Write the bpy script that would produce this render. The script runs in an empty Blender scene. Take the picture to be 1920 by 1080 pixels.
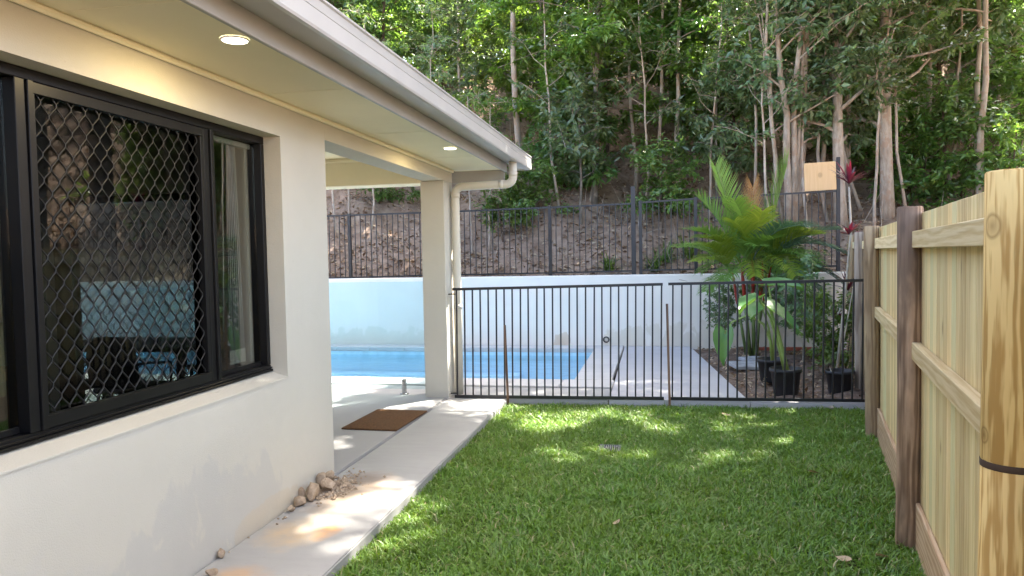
import bpy, bmesh, math, random
import numpy as np
from mathutils import Vector, Matrix

# ------------------------------------------------------------------ camera
scene = bpy.context.scene
C = scene.collection
CAM_H = 1.6
def cam_basis(yaw, pitch, roll):
    F = Vector((-math.sin(yaw) * math.cos(pitch), math.cos(yaw) * math.cos(pitch), math.sin(pitch)))
    Rt = F.cross(Vector((0, 0, 1))).normalized()
    U = Rt.cross(F)
    c, s = math.cos(roll), math.sin(roll)
    return F, c * Rt + s * U, -s * Rt + c * U
F_, R_, U_ = cam_basis(math.radians(11.2), math.radians(-2.5), math.radians(-1.1))
cd = bpy.data.cameras.new('camera')
cam = bpy.data.objects.new('camera', cd)
C.objects.link(cam)
M = Matrix((R_, U_, -F_)).transposed().to_4x4()
M.translation = (0, 0, CAM_H)
cam.matrix_world = M
cd.sensor_width = 36.0
cd.lens = 26.0
cd.clip_start = 0.05
cd.clip_end = 2000
scene.camera = cam

# ------------------------------------------------------------------ sky, sun, exposure
SUN_AZ, SUN_EL = math.radians(40), math.radians(52)
w = bpy.data.worlds.new('World')
scene.world = w
w.use_nodes = True
nt = w.node_tree
bg = nt.nodes['Background']
sky = nt.nodes.new('ShaderNodeTexSky')
sky.sky_type = 'NISHITA'
sky.sun_disc = False
sky.sun_elevation = SUN_EL
sky.sun_rotation = SUN_AZ
sky.air_density = 0.7
sky.dust_density = 4.5
sky.ozone_density = 0.0
nt.links.new(sky.outputs[0], bg.inputs['Color'])
bg.inputs['Strength'].default_value = 0.15
sd = bpy.data.lights.new('sun', 'SUN')
sd.energy = 4.2
sd.angle = math.radians(0.53)
sd.color = (1.0, 0.93, 0.82)
sun = bpy.data.objects.new('sun', sd)
C.objects.link(sun)
S_ = Vector((math.sin(SUN_AZ) * math.cos(SUN_EL), math.cos(SUN_AZ) * math.cos(SUN_EL), math.sin(SUN_EL)))
sun.rotation_mode = 'QUATERNION'
sun.rotation_quaternion = S_.to_track_quat('Z', 'Y')
scene.view_settings.view_transform = 'Standard'
scene.view_settings.look = 'None'
scene.view_settings.exposure = 3.25
scene.view_settings.gamma = 1.0
scene.view_settings.use_curve_mapping = False
scene.render.engine = 'CYCLES'
cy = scene.cycles
cy.use_denoising = True
try:
    cy.denoiser = 'OPENIMAGEDENOISE'
except Exception:
    pass
cy.max_bounces = 8
cy.diffuse_bounces = 4
cy.glossy_bounces = 4
cy.transmission_bounces = 4
cy.transparent_max_bounces = 24
cy.caustics_reflective = False
cy.caustics_refractive = False
cy.sample_clamp_indirect = 6.0

rng = np.random.default_rng(7)
random.seed(7)
PI = math.pi

# ------------------------------------------------------------------ helpers
def px(x, y):
    """direction of a photograph pixel, used only to lay points out on known planes"""
    return F_ + (x - 960) / 1387.0 * R_ - (y - 540) / 1387.0 * U_
def at(x, y, Y=None, z=None, X=None):
    d = px(x, y)
    o = Vector((0, 0, CAM_H))
    if Y is not None: t = Y / d.y
    elif z is not None: t = (z - CAM_H) / d.z
    else: t = X / d.x
    return o + d * t

def tag(o, label=None, cat=None, group=None, kind=None):
    if label: o['label'] = label
    if cat: o['category'] = cat
    if group: o['group'] = group
    if kind: o['kind'] = kind
    return o

def empty(name, loc=(0, 0, 0), rz=0.0, label=None, cat=None, group=None):
    o = bpy.data.objects.new(name, None)
    o.empty_display_size = 0.1
    C.objects.link(o)
    o.location = loc
    o.rotation_euler = (0, 0, rz)
    return tag(o, label, cat, group)

class MB:
    def __init__(s): s.v = []; s.f = []; s.sm = []
    def add(s, vs, fs, smooth=False):
        b = len(s.v)
        s.v += [tuple(p) for p in vs]
        s.f += [tuple(b + i for i in f) for f in fs]
        s.sm += [smooth] * len(fs)
        return s
    def box(s, x0, x1, y0, y1, z0, z1, c=0.0):
        if c <= 0:
            v = [(x, y, z) for z in (z0, z1) for y in (y0, y1) for x in (x0, x1)]
            return s.add(v, [(0, 2, 3, 1), (4, 5, 7, 6), (0, 1, 5, 4), (2, 6, 7, 3), (0, 4, 6, 2), (1, 3, 7, 5)])
        bm = bmesh.new()
        bmesh.ops.create_cube(bm, size=1)
        for v in bm.verts:
            v.co = Vector((x0 if v.co.x < 0 else x1, y0 if v.co.y < 0 else y1, z0 if v.co.z < 0 else z1))
        bmesh.ops.bevel(bm, geom=list(bm.edges), offset=c, segments=1, affect='EDGES')
        bm.verts.index_update()
        s.add([v.co[:] for v in bm.verts], [[v.index for v in f.verts] for f in bm.faces])
        bm.free()
        return s
    def bar(s, p, q, a, b, up=(0, 0, 1)):
        p, q = Vector(p), Vector(q)
        d = (q - p).normalized()
        up = Vector(up)
        if abs(d.dot(up)) > 0.99: up = Vector((1, 0, 0))
        sx = d.cross(up).normalized() * (a / 2)
        sy = sx.cross(d).normalized() * (b / 2)
        v = [p - sx - sy, p + sx - sy, p + sx + sy, p - sx + sy, q - sx - sy, q + sx - sy, q + sx + sy, q - sx + sy]
        return s.add(v, [(0, 3, 2, 1), (4, 5, 6, 7), (0, 1, 5, 4), (1, 2, 6, 5), (2, 3, 7, 6), (3, 0, 4, 7)])
    def tube(s, pts, r, n=8, cap=True, smooth=True):
        pts = [Vector(p) for p in pts]
        rr = r if hasattr(r, '__len__') else [r] * len(pts)
        vs = []
        ref = Vector((0.31, 0.95, 0.05))
        for i, p in enumerate(pts):
            d = (pts[min(i + 1, len(pts) - 1)] - pts[max(i - 1, 0)]).normalized()
            if abs(d.dot(ref)) > 0.97: ref = Vector((0.95, -0.2, 0.25))
            a = d.cross(ref).normalized()
            b = d.cross(a)
            ref = b if False else ref
            for k in range(n):
                t = 2 * PI * k / n
                vs.append(p + (a * math.cos(t) + b * math.sin(t)) * rr[i])
        fs = []
        for i in range(len(pts) - 1):
            for k in range(n):
                k2 = (k + 1) % n
                fs.append((i * n + k, (i + 1) * n + k, (i + 1) * n + k2, i * n + k2))
        if cap:
            fs.append(tuple(range(n)))
            fs.append(tuple((len(pts) - 1) * n + k for k in reversed(range(n))))
        return s.add(vs, fs, smooth)
    def lathe(s, prof, n=24, c=(0, 0, 0), smooth=True):
        vs = [(c[0] + r * math.cos(2 * PI * k / n), c[1] + r * math.sin(2 * PI * k / n), c[2] + z) for r, z in prof for k in range(n)]
        fs = [(i * n + k, i * n + (k + 1) % n, (i + 1) * n + (k + 1) % n, (i + 1) * n + k) for i in range(len(prof) - 1) for k in range(n)]
        return s.add(vs, fs, smooth)
    def mesh(s, name, m=None):
        me = bpy.data.meshes.new(name)
        me.from_pydata(s.v, [], s.f)
        if any(s.sm): me.polygons.foreach_set('use_smooth', s.sm)
        if m: me.materials.append(m)
        me.update()
        return me
    def build(s, name, m, parent=None):
        o = bpy.data.objects.new(name, s.mesh(name, m))
        C.objects.link(o)
        if parent: o.parent = parent
        return o

def put(name, me, parent=None, loc=(0, 0, 0), rot=(0, 0, 0), sc=None):
    o = bpy.data.objects.new(name, me)
    C.objects.link(o)
    o.location = loc
    o.rotation_euler = rot
    if sc: o.scale = sc
    if parent: o.parent = parent
    return o

def tri_mesh(name, V, T, m, smooth=False):
    """numpy arrays -> mesh of triangles"""
    me = bpy.data.meshes.new(name)
    V = np.asarray(V, np.float32); T = np.asarray(T, np.int32)
    me.vertices.add(len(V)); me.vertices.foreach_set('co', V.ravel())
    me.loops.add(T.size); me.loops.foreach_set('vertex_index', T.ravel())
    k = T.shape[1]
    me.polygons.add(len(T))
    me.polygons.foreach_set('loop_start', np.arange(0, T.size, k, dtype=np.int32))
    if smooth: me.polygons.foreach_set('use_smooth', np.ones(len(T), bool))
    me.materials.append(m)
    me.update(calc_edges=True)
    me.validate()
    return me

# ------------------------------------------------------------------ materials
MATS = {}
class NT:
    """small node-tree helper"""
    def __init__(s, name):
        s.m = bpy.data.materials.new(name)
        s.m.use_nodes = True
        s.t = s.m.node_tree
        s.b = s.t.nodes['Principled BSDF']
        s.out = s.t.nodes['Material Output']
        s.co = s.n('ShaderNodeTexCoord')
        MATS[name] = s.m
    def n(s, typ, **kw):
        nd = s.t.nodes.new(typ)
        for k, v in kw.items(): setattr(nd, k, v)
        return nd
    def l(s, a, b): s.t.links.new(a, b); return s
    def mapped(s, scale=(1, 1, 1), coord='Object', rnd=False, loc=(0, 0, 0)):
        mp = s.n('ShaderNodeMapping')
        mp.inputs['Scale'].default_value = scale
        mp.inputs['Location'].default_value = loc
        src = s.co.outputs[coord]
        if rnd:
            oi = s.n('ShaderNodeObjectInfo')
            ml = s.n('ShaderNodeMath', operation='MULTIPLY'); ml.inputs[1].default_value = 37.0
            s.l(oi.outputs['Random'], ml.inputs[0])
            ad = s.n('ShaderNodeVectorMath', operation='ADD')
            s.l(src, ad.inputs[0]); s.l(ml.outputs[0], ad.inputs[1])
            src = ad.outputs[0]
        s.l(src, mp.inputs['Vector'])
        return mp.outputs[0]
    def noise(s, vec, scale=5, detail=4, rough=0.55, dist=0.0):
        nd = s.n('ShaderNodeTexNoise')
        nd.inputs['Scale'].default_value = scale
        nd.inputs['Detail'].default_value = detail
        nd.inputs['Roughness'].default_value = rough
        nd.inputs['Distortion'].default_value = dist
        s.l(vec, nd.inputs['Vector'])
        return nd.outputs['Fac']
    def ramp(s, fac, stops, interp='LINEAR'):
        nd = s.n('ShaderNodeValToRGB')
        cr = nd.color_ramp
        cr.interpolation = interp
        while len(cr.elements) < len(stops): cr.elements.new(0.5)
        for e, (p, c) in zip(cr.elements, stops):
            e.position = p
            e.color = (*c, 1) if hasattr(c, '__len__') else (c, c, c, 1)
        s.l(fac, nd.inputs[0])
        return nd.outputs[0]
    def mix(s, fac, a, b, mode='MIX'):
        nd = s.n('ShaderNodeMix', data_type='RGBA', blend_type=mode)
        if isinstance(fac, (int, float)): nd.inputs[0].default_value = fac
        else: s.l(fac, nd.inputs[0])
        for i, v in ((6, a), (7, b)):
            if isinstance(v, tuple): nd.inputs[i].default_value = (*v, 1)
            else: s.l(v, nd.inputs[i])
        return nd.outputs[2]
    def math(s, op, a, b=None):
        nd = s.n('ShaderNodeMath', operation=op)
        for i, v in ((0, a), (1, b)):
            if v is None: continue
            if isinstance(v, (int, float)): nd.inputs[i].default_value = v
            else: s.l(v, nd.inputs[i])
        return nd.outputs[0]
    def col(s, v):
        if isinstance(v, tuple): s.b.inputs['Base Color'].default_value = (*v, 1)
        else: s.l(v, s.b.inputs['Base Color'])
        return s
    def set(s, rough=None, metal=None, spec=None):
        if rough is not None:
            if isinstance(rough, (int, float)): s.b.inputs['Roughness'].default_value = rough
            else: s.l(rough, s.b.inputs['Roughness'])
        if metal is not None: s.b.inputs['Metallic'].default_value = metal
        if spec is not None: s.b.inputs['Specular IOR Level'].default_value = spec
        return s
    def bump(s, h, strength=0.3, dist=0.01):
        nd = s.n('ShaderNodeBump')
        nd.inputs['Strength'].default_value = strength
        nd.inputs['Distance'].default_value = dist
        s.l(h, nd.inputs['Height'])
        s.l(nd.outputs[0], s.b.inputs['Normal'])
        return s
    def blob(s, centre, size, soft=1.0):
        """1 at the centre of an ellipsoid in object space, 0 outside"""
        mp = s.n('ShaderNodeMapping')
        mp.inputs['Scale'].default_value = [1 / q for q in size]
        mp.inputs['Location'].default_value = [-c / q for c, q in zip(centre, size)]
        s.l(s.co.outputs['Object'], mp.inputs['Vector'])
        g = s.n('ShaderNodeTexGradient', gradient_type='SPHERICAL')
        s.l(mp.outputs[0], g.inputs[0])
        return g.outputs['Fac']

def simple(name, col, rough=0.6, metal=0.0, spec=0.5, var=0.06, scale=6.0, bump=0.0, bscale=80.0):
    t = NT(name)
    v = t.mapped()
    nz = t.noise(v, scale, 4)
    lo = tuple(c * (1 - var) for c in col); hi = tuple(min(1, c * (1 + var)) for c in col)
    t.col(t.ramp(nz, [(0.3, lo), (0.7, hi)])).set(rough, metal, spec)
    if bump: t.bump(t.noise(v, bscale, 3), bump, 0.004)
    return t.m

# rendered masonry paint
def paint(name, col, stains=()):
    t = NT(name)
    v = t.mapped()
    big = t.noise(v, 1.1, 5, 0.6)
    c = t.ramp(big, [(0.28, tuple(q * 0.93 for q in col)), (0.5, tuple(q * 0.985 for q in col)), (0.72, tuple(q * 1.03 for q in col))])
    speck = t.ramp(t.noise(v, 38, 2, 0.5), [(0.24, 1.0), (0.27, 0.0)])
    c = t.mix(t.math('MULTIPLY', speck, 0.22), c, (0.32, 0.28, 0.22))
    for centre, size, scol, amt in stains:
        b = t.blob(centre, size)
        nn = t.noise(t.mapped((1, 1, 0.6)), 4.2, 6, 0.6, 0.4)
        f = t.ramp(t.math('MULTIPLY', t.math('POWER', b, 0.45), nn), [(0.30, 0.0), (0.335, 0.8), (0.5, 1.0)])
        c = t.mix(t.math('MULTIPLY', f, amt), c, scol)
    t.col(c).set(0.75, 0, 0.25)
    h = t.math('ADD', t.noise(v, 160, 3, 0.6), t.math('MULTIPLY', t.noise(v, 9, 3), 1.4))
    t.bump(h, 0.3, 0.006)
    return t.m
WALL = paint('cream_render', (0.52, 0.495, 0.425), [((0, 3.35, 0.16), (0.3, 0.95, 0.62), (0.40, 0.395, 0.38), 0.5), ((0, 2.2, 0.25), (0.3, 0.6, 0.4), (0.45, 0.44, 0.42), 0.3), ((0, 3.95, 0.10), (0.3, 0.9, 0.16), (0.50, 0.42, 0.30), 0.55)])
BEAMP = paint('soffit_paint', (0.82, 0.755, 0.55))
RETW = paint('retaining_wall_paint', (0.80, 0.755, 0.68), [((-1.6, 12.2, 0.16), (0.3, 0.4, 0.22), (0.5, 0.34, 0.17), 0.5), ((0.6, 12.2, 0.2), (2.2, 0.4, 0.4), (0.60, 0.54, 0.42), 0.6), ((-5, 12.2, 0.15), (3.0, 0.4, 0.35), (0.62, 0.62, 0.52), 0.6)])
METAL_G = simple('gutter_metal', (0.42, 0.412, 0.395), 0.38, 0.0, 0.5, 0.04, 3)
FASCIA = simple('fascia_metal', (0.33, 0.322, 0.305), 0.45, 0.0, 0.5, 0.04, 3)
PIPE = simple('downpipe_paint', (0.60, 0.565, 0.47), 0.4, 0, 0.5, 0.03, 4)
BLACK = simple('black_aluminium', (0.007, 0.007, 0.0075), 0.36, 0.0, 0.22, 0.1, 8)
FENCEB = simple('black_fence_paint', (0.017, 0.017, 0.019), 0.4, 0, 0.5, 0.15, 9, 0.1, 120)
SCREEN = simple('screen_wire', (0.014, 0.014, 0.014), 0.42, 0.0, 0.25, 0.1, 8)
STEEL = simple('polished_steel', (0.55, 0.55, 0.55), 0.18, 1.0, 0.5, 0.05, 8)
RUBBER = simple('black_plastic', (0.022, 0.022, 0.024), 0.5, 0, 0.4, 0.2, 10)
WHITEP = simple('white_plastic', (0.75, 0.75, 0.73), 0.4)
WICKER = simple('dark_wicker', (0.02, 0.018, 0.017), 0.6, 0, 0.4, 0.4, 60, 0.6, 60)
CUSH = simple('pale_cushion', (0.62, 0.6, 0.58), 0.9)
PLASTERB = simple('room_plaster', (0.55, 0.54, 0.50), 0.8)
ROOMF = simple('room_floor', (0.30, 0.28, 0.25), 0.4)
ROOF = simple('roof_metal', (0.42, 0.40, 0.37), 0.5)

def glassmat(name, tint, base=0.06, rough=0.0):
    t = NT(name)
    t.t.nodes.remove(t.b)
    tr = t.n('ShaderNodeBsdfTransparent'); tr.inputs[0].default_value = (*tint, 1)
    gl = t.n('ShaderNodeBsdfGlossy'); gl.inputs['Roughness'].default_value = rough
    lw = t.n('ShaderNodeLayerWeight'); lw.inputs['Blend'].default_value = 0.5
    p = t.math('POWER', lw.outputs['Facing'], 5.0)
    f = t.math('ADD', t.math('MULTIPLY', p, 0.9), base)
    mx = t.n('ShaderNodeMixShader')
    t.l(f, mx.inputs[0]); t.l(tr.outputs[0], mx.inputs[1]); t.l(gl.outputs[0], mx.inputs[2])
    t.l(mx.outputs[0], t.out.inputs[0])
    return t.m
GLASS = glassmat('window_glass', (0.52, 0.55, 0.55), 0.05)
GLASS_R = glassmat('reflective_glass', (0.70, 0.72, 0.68), 0.17)
PGLASS = glassmat('pool_glass', (0.87, 0.955, 0.965), 0.02)

def watermat():
    t = NT('pool_water')
    t.t.nodes.remove(t.b)
    tr = t.n('ShaderNodeBsdfTransparent'); tr.inputs[0].default_value = (0.77, 0.90, 0.95, 1)
    gl = t.n('ShaderNodeBsdfGlossy'); gl.inputs['Roughness'].default_value = 0.02
    v = t.mapped((1, 1.6, 1))
    h = t.math('ADD', t.noise(v, 2.4, 2, 0.5, 0.6), t.math('MULTIPLY', t.noise(v, 9, 2), 0.25))
    bp = t.n('ShaderNodeBump'); bp.inputs['Strength'].default_value = 0.35; bp.inputs['Distance'].default_value = 0.05
    t.l(h, bp.inputs['Height']); t.l(bp.outputs[0], gl.inputs['Normal'])
    lw = t.n('ShaderNodeLayerWeight'); t.l(bp.outputs[0], lw.inputs['Normal'])
    p = t.math('POWER', lw.outputs['Facing'], 5.0)
    f = t.math('ADD', t.math('MULTIPLY', p, 0.75), 0.02)
    mx = t.n('ShaderNodeMixShader')
    t.l(f, mx.inputs[0]); t.l(tr.outputs[0], mx.inputs[1]); t.l(gl.outputs[0], mx.inputs[2])
    t.l(mx.outputs[0], t.out.inputs[0])
    return t.m
WATER = watermat()
POOLP = simple('pool_shell', (0.50, 0.69, 0.80), 0.5, 0, 0.3, 0.06, 1.5)
TILEB = simple('waterline_tile', (0.45, 0.62, 0.70), 0.3, 0, 0.5, 0.12, 7)

def concrete(name, col, var=0.12, stains=(), streak=True):
    t = NT(name)
    v = t.mapped()
    big = t.noise(v, 1.3, 6, 0.62)
    c = t.ramp(big, [(0.28, tuple(q * (1 - var) for q in col)), (0.72, tuple(q * (1 + var * 0.5) for q in col))])
    if streak:
        st = t.noise(t.mapped((0.9, 7, 1)), 3.0, 4, 0.6)
        c = t.mix(t.ramp(st, [(0.45, 0.0), (0.75, 0.35)]), c, tuple(q * 0.8 for q in col))
    speck = t.ramp(t.noise(v, 45, 2), [(0.26, 1.0), (0.3, 0.0)])
    c = t.mix(t.math('MULTIPLY', speck, 0.35), c, (0.25, 0.2, 0.16))
    for centre, size, scol, amt in stains:
        b = t.blob(centre, size)
        nn = t.noise(v, 9, 5, 0.6)
        f = t.ramp(t.math('MULTIPLY', t.math('POWER', b, 0.7), nn), [(0.12, 0.0), (0.45, 1.0)])
        c = t.mix(t.math('MULTIPLY', f, amt), c, scol)
    t.col(c).set(0.7, 0, 0.3)
    t.bump(t.math('ADD', t.noise(v, 110, 4), t.math('MULTIPLY', t.noise(v, 12, 4), 1.0)), 0.18, 0.004)
    return t.m
PATHC = concrete('path_concrete', (0.33, 0.325, 0.315), 0.12, [((-1.83, 3.82, 0.08), (0.10, 0.22, 0.1), (0.55, 0.27, 0.10), 0.75), ((-2.0, 3.75, 0.08), (0.25, 0.35, 0.1), (0.55, 0.38, 0.2), 0.55), ((-1.95, 4.45, 0.08), (0.35, 0.6, 0.1), (0.40, 0.29, 0.19), 0.75), ((-2.0, 4.75, 0.08), (0.25, 0.2, 0.1), (0.2, 0.17, 0.15), 0.7), ((-2.0, 3.2, 0.08), (0.2, 0.15, 0.1), (0.5, 0.3, 0.15), 0.6)])
PATIOC = concrete('patio_concrete', (0.32, 0.315, 0.31), 0.08, (), False)
DECKC = concrete('deck_concrete', (0.44, 0.43, 0.435), 0.14)
COPE = concrete('coping_stone', (0.50, 0.485, 0.47), 0.08)

def soilmat(name, stops, scale=7, bump=0.6):
    t = NT(name)
    v = t.mapped()
    c = t.ramp(t.noise(v, scale, 7, 0.7), stops)
    c2 = t.ramp(t.noise(v, 0.45, 3, 0.5), [(0.35, 0.0), (0.65, 1.0)])
    c = t.mix(t.math('MULTIPLY', c2, 0.3), c, (0.30, 0.20, 0.14))
    t.col(c).set(0.95, 0, 0.1)
    t.bump(t.noise(v, scale * 3, 6, 0.7), bump, 0.03)
    return t.m
HILL = soilmat('hill_soil', [(0.25, (0.15, 0.10, 0.07)), (0.5, (0.28, 0.20, 0.145)), (0.75, (0.44, 0.34, 0.26))], 5, 0.35)
BED = soilmat('garden_soil', [(0.3, (0.07, 0.05, 0.038)), (0.55, (0.19, 0.14, 0.11)), (0.8, (0.36, 0.31, 0.26))], 9)
TURF = soilmat('turf_soil', [(0.3, (0.018, 0.028, 0.010)), (0.7, (0.05, 0.06, 0.025))], 20)

def leafmat(name, cols, trans=0.35, rough=0.30, tcol=(0.25, 0.42, 0.03), spec=0.8, seedvar=True):
    """leaf blades: every leaf (mesh island) takes its own tone"""
    t = NT(name)
    g = t.n('ShaderNodeNewGeometry')
    n = len(cols)
    c = t.ramp(g.outputs['Random Per Island'], [(i / max(1, n - 1), q) for i, q in enumerate(cols)])
    if seedvar:
        oi = t.n('ShaderNodeObjectInfo')
        hs = t.n('ShaderNodeHueSaturation')
        t.l(t.math('ADD', t.math('MULTIPLY', oi.outputs['Random'], 0.05), 0.475), hs.inputs['Hue'])
        t.l(t.math('ADD', t.math('MULTIPLY', oi.outputs['Random'], 0.5), 0.75), hs.inputs['Value'])
        t.l(c, hs.inputs['Color'])
        c = hs.outputs[0]
    t.col(c).set(rough, 0, spec)
    tl = t.n('ShaderNodeBsdfTranslucent')
    t.l(t.mix(0.55, c, tcol), tl.inputs[0])
    mx = t.n('ShaderNodeMixShader'); mx.inputs[0].default_value = trans
    t.l(t.b.outputs[0], mx.inputs[1]); t.l(tl.outputs[0], mx.inputs[2])
    t.l(mx.outputs[0], t.out.inputs[0])
    return t.m
LEAF_D = leafmat('dark_leaf', [(0.065, 0.13, 0.038), (0.09, 0.175, 0.05), (0.12, 0.21, 0.055), (0.18, 0.25, 0.065)], 0.45)
LEAF_M = leafmat('mid_leaf', [(0.07, 0.16, 0.034), (0.10, 0.21, 0.045), (0.13, 0.25, 0.052), (0.21, 0.30, 0.07)], 0.45)
LEAF_B = leafmat('bluish_leaf', [(0.09, 0.15, 0.075), (0.12, 0.20, 0.10), (0.155, 0.245, 0.125), (0.21, 0.27, 0.10)], 0.4)
LEAF_L = leafmat('bright_leaf', [(0.08, 0.21, 0.03), (0.12, 0.28, 0.04), (0.16, 0.33, 0.05), (0.22, 0.37, 0.07)], 0.45, 0.4)
LEAF_Y = leafmat('yellow_leaf', [(0.07, 0.12, 0.02), (0.12, 0.18, 0.03), (0.22, 0.26, 0.05)], 0.45)
def grassmat():
    t = NT('grass_blade')
    g = t.n('ShaderNodeNewGeometry')
    c = t.ramp(g.outputs['Random Per Island'], [(0.0, (0.03, 0.08, 0.009)), (0.3, (0.085, 0.20, 0.017)), (0.6, (0.135, 0.275, 0.03)), (0.88, (0.22, 0.37, 0.085)), (0.94, (0.20, 0.28, 0.08)), (0.97, (0.40, 0.34, 0.17)), (1.0, (0.50, 0.42, 0.24))])
    v = t.mapped()
    big = t.ramp(t.noise(v, 1.6, 4, 0.6), [(0.38, 0.0), (0.68, 0.7)])
    c = t.mix(big, c, t.mix(0.6, c, (0.17, 0.23, 0.03)))
    t.col(c).set(0.42, 0, 0.45)
    tl = t.n('ShaderNodeBsdfTranslucent')
    t.l(t.mix(0.5, c, (0.30, 0.46, 0.02)), tl.inputs[0])
    mx = t.n('ShaderNodeMixShader'); mx.inputs[0].default_value = 0.35
    t.l(t.b.outputs[0], mx.inputs[1]); t.l(tl.outputs[0], mx.inputs[2])
    t.l(mx.outputs[0], t.out.inputs[0])
    return t.m
GRASS = grassmat()
LITTER = leafmat('dry_leaf', [(0.10, 0.06, 0.04), (0.22, 0.135, 0.08), (0.36, 0.25, 0.155), (0.55, 0.44, 0.31), (0.13, 0.075, 0.045)], 0.1, 0.7, (0.4, 0.22, 0.06), 0.2, False)
PALMG = leafmat('palm_leaf', [(0.11, 0.22, 0.055), (0.155, 0.29, 0.06), (0.20, 0.34, 0.075)], 0.4, 0.4, (0.35, 0.5, 0.03), 0.5, False)
PALMY = leafmat('palm_leaf_yellow', [(0.17, 0.27, 0.035), (0.25, 0.35, 0.04), (0.34, 0.40, 0.06)], 0.45, 0.4, (0.5, 0.55, 0.04), 0.5, False)
PALMB = leafmat('palm_leaf_blue', [(0.06, 0.13, 0.09), (0.09, 0.17, 0.12), (0.14, 0.22, 0.16)], 0.25, 0.35, (0.2, 0.4, 0.1), 0.6, False)
PALMO = leafmat('palm_leaf_orange', [(0.35, 0.15, 0.04), (0.45, 0.22, 0.06), (0.38, 0.28, 0.06)], 0.35, 0.45, (0.7, 0.35, 0.05), 0.5, False)
TARO = leafmat('taro_leaf', [(0.07, 0.20, 0.06), (0.10, 0.24, 0.07)], 0.35, 0.35, (0.3, 0.5, 0.04), 0.5, False)
TAROS = simple('taro_stalk', (0.24, 0.33, 0.08), 0.4, 0, 0.5, 0.15, 12)
CORDY = leafmat('red_leaf', [(0.035, 0.012, 0.02), (0.075, 0.010, 0.024), (0.03, 0.018, 0.026), (0.13, 0.015, 0.034)], 0.12, 0.4, (0.6, 0.03, 0.08), 0.5, False)
REDST = simple('red_stem', (0.34, 0.03, 0.018), 0.4, 0, 0.5, 0.2, 12)
GREENST = simple('green_stem', (0.12, 0.17, 0.05), 0.5, 0, 0.4, 0.25, 10)
CANE = simple('pale_cane', (0.36, 0.32, 0.25), 0.7, 0, 0.3, 0.2, 14, 0.3, 60)

def barkmat(name, dark, light, patch=None):
    t = NT(name)
    v = t.mapped((1, 1, 0.25), rnd=True)
    c = t.ramp(t.noise(v, 14, 6, 0.65), [(0.3, dark), (0.7, light)])
    if patch:
        c = t.mix(t.ramp(t.noise(t.mapped((1, 1, 0.8), rnd=True), 6, 4, 0.6), [(0.52, 0.0), (0.6, 0.8)]), c, patch)
    t.col(c).set(0.9, 0, 0.15)
    t.bump(t.noise(v, 40, 5, 0.7), 0.5, 0.01)
    return t.m
BARK_P = barkmat('pale_bark', (0.26, 0.215, 0.17), (0.52, 0.455, 0.375), (0.36, 0.26, 0.19))
BARK_G = barkmat('grey_bark', (0.10, 0.085, 0.065), (0.23, 0.20, 0.16), (0.32, 0.29, 0.25))
BARK_B = barkmat('brown_bark', (0.06, 0.042, 0.03), (0.17, 0.12, 0.085))

def timber(name, light, dark, green=None, grain=34.0, knots=True, contrast=1.0, stain=None, rnd=True, ring=0.42, spots=()):
    t = NT(name)
    v = t.mapped((1, 1, 0.10), rnd=rnd)
    wv = t.n('ShaderNodeTexWave', wave_type='RINGS', rings_direction='Z', wave_profile='SIN')
    wv.inputs['Scale'].default_value = grain * 0.42
    wv.inputs['Distortion'].default_value = 9.0
    wv.inputs['Detail'].default_value = 2.5
    wv.inputs['Detail Scale'].default_value = 1.3
    wv.inputs['Detail Roughness'].default_value = 0.55
    t.l(v, wv.inputs['Vector'])
    fine = t.noise(t.mapped((1, 1, 0.03), rnd=rnd), 120, 3, 0.6)
    g = t.math('ADD', t.math('MULTIPLY', wv.outputs['Fac'], ring), t.math('MULTIPLY', fine, 1 - ring))
    c = t.ramp(g, [(0.5 - 0.2 / contrast, dark), (0.5 + 0.14 / contrast, light)])
    oi = t.n('ShaderNodeObjectInfo')
    if green:
        f = t.ramp(oi.outputs['Random'], [(0.0, 0.0), (0.45, 0.1), (0.75, 0.65), (0.8, 0.0), (1.0, 0.35)])
        c = t.mix(f, c, green)
    hs = t.n('ShaderNodeHueSaturation')
    t.l(t.math('ADD', t.math('MULTIPLY', oi.outputs['Random'], 0.42), 0.76), hs.inputs['Value'])
    t.l(c, hs.inputs['Color'])
    c = hs.outputs[0]
    if knots:
        vo = t.n('ShaderNodeTexVoronoi'); vo.inputs['Scale'].default_value = 2.6
        t.l(t.mapped((1.6, 1.6, 0.75), rnd=rnd), vo.inputs['Vector'])
        k = t.ramp(vo.outputs['Distance'], [(0.0, 1.0), (0.04, 0.9), (0.075, 0.25), (0.12, 0.0)])
        c = t.mix(t.math('MULTIPLY', k, 0.8), c, tuple(q * 0.45 for q in dark))
    for centre, rad in spots:
        k = t.ramp(t.blob(centre, (rad, rad, rad * 1.25)), [(0.0, 0.0), (0.35, 0.15), (0.5, 0.75), (0.6, 0.35), (0.8, 0.55), (1.0, 0.9)])
        c = t.mix(k, c, tuple(q * 0.55 for q in dark))
    if stain:
        f = t.ramp(t.noise(t.mapped((1, 1, 0.3), rnd=rnd), 4.5, 5, 0.6), [(0.42, 0.0), (0.6, 1.0)])
        c = t.mix(t.math('MULTIPLY', f, 0.8), c, stain)
    t.col(c).set(0.72, 0, 0.25)
    t.bump(g, 0.25, 0.004)
    return t.m
PALING = timber('treated_pine', (0.70, 0.54, 0.28), (0.53, 0.37, 0.15), (0.45, 0.48, 0.27), 30, ring=0.25)
RAILW = timber('rail_pine', (0.70, 0.55, 0.31), (0.54, 0.39, 0.18), (0.52, 0.5, 0.33), 24, ring=0.3)
PLINTH = timber('plinth_pine', (0.56, 0.40, 0.25), (0.42, 0.27, 0.15), None, 30)
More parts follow.
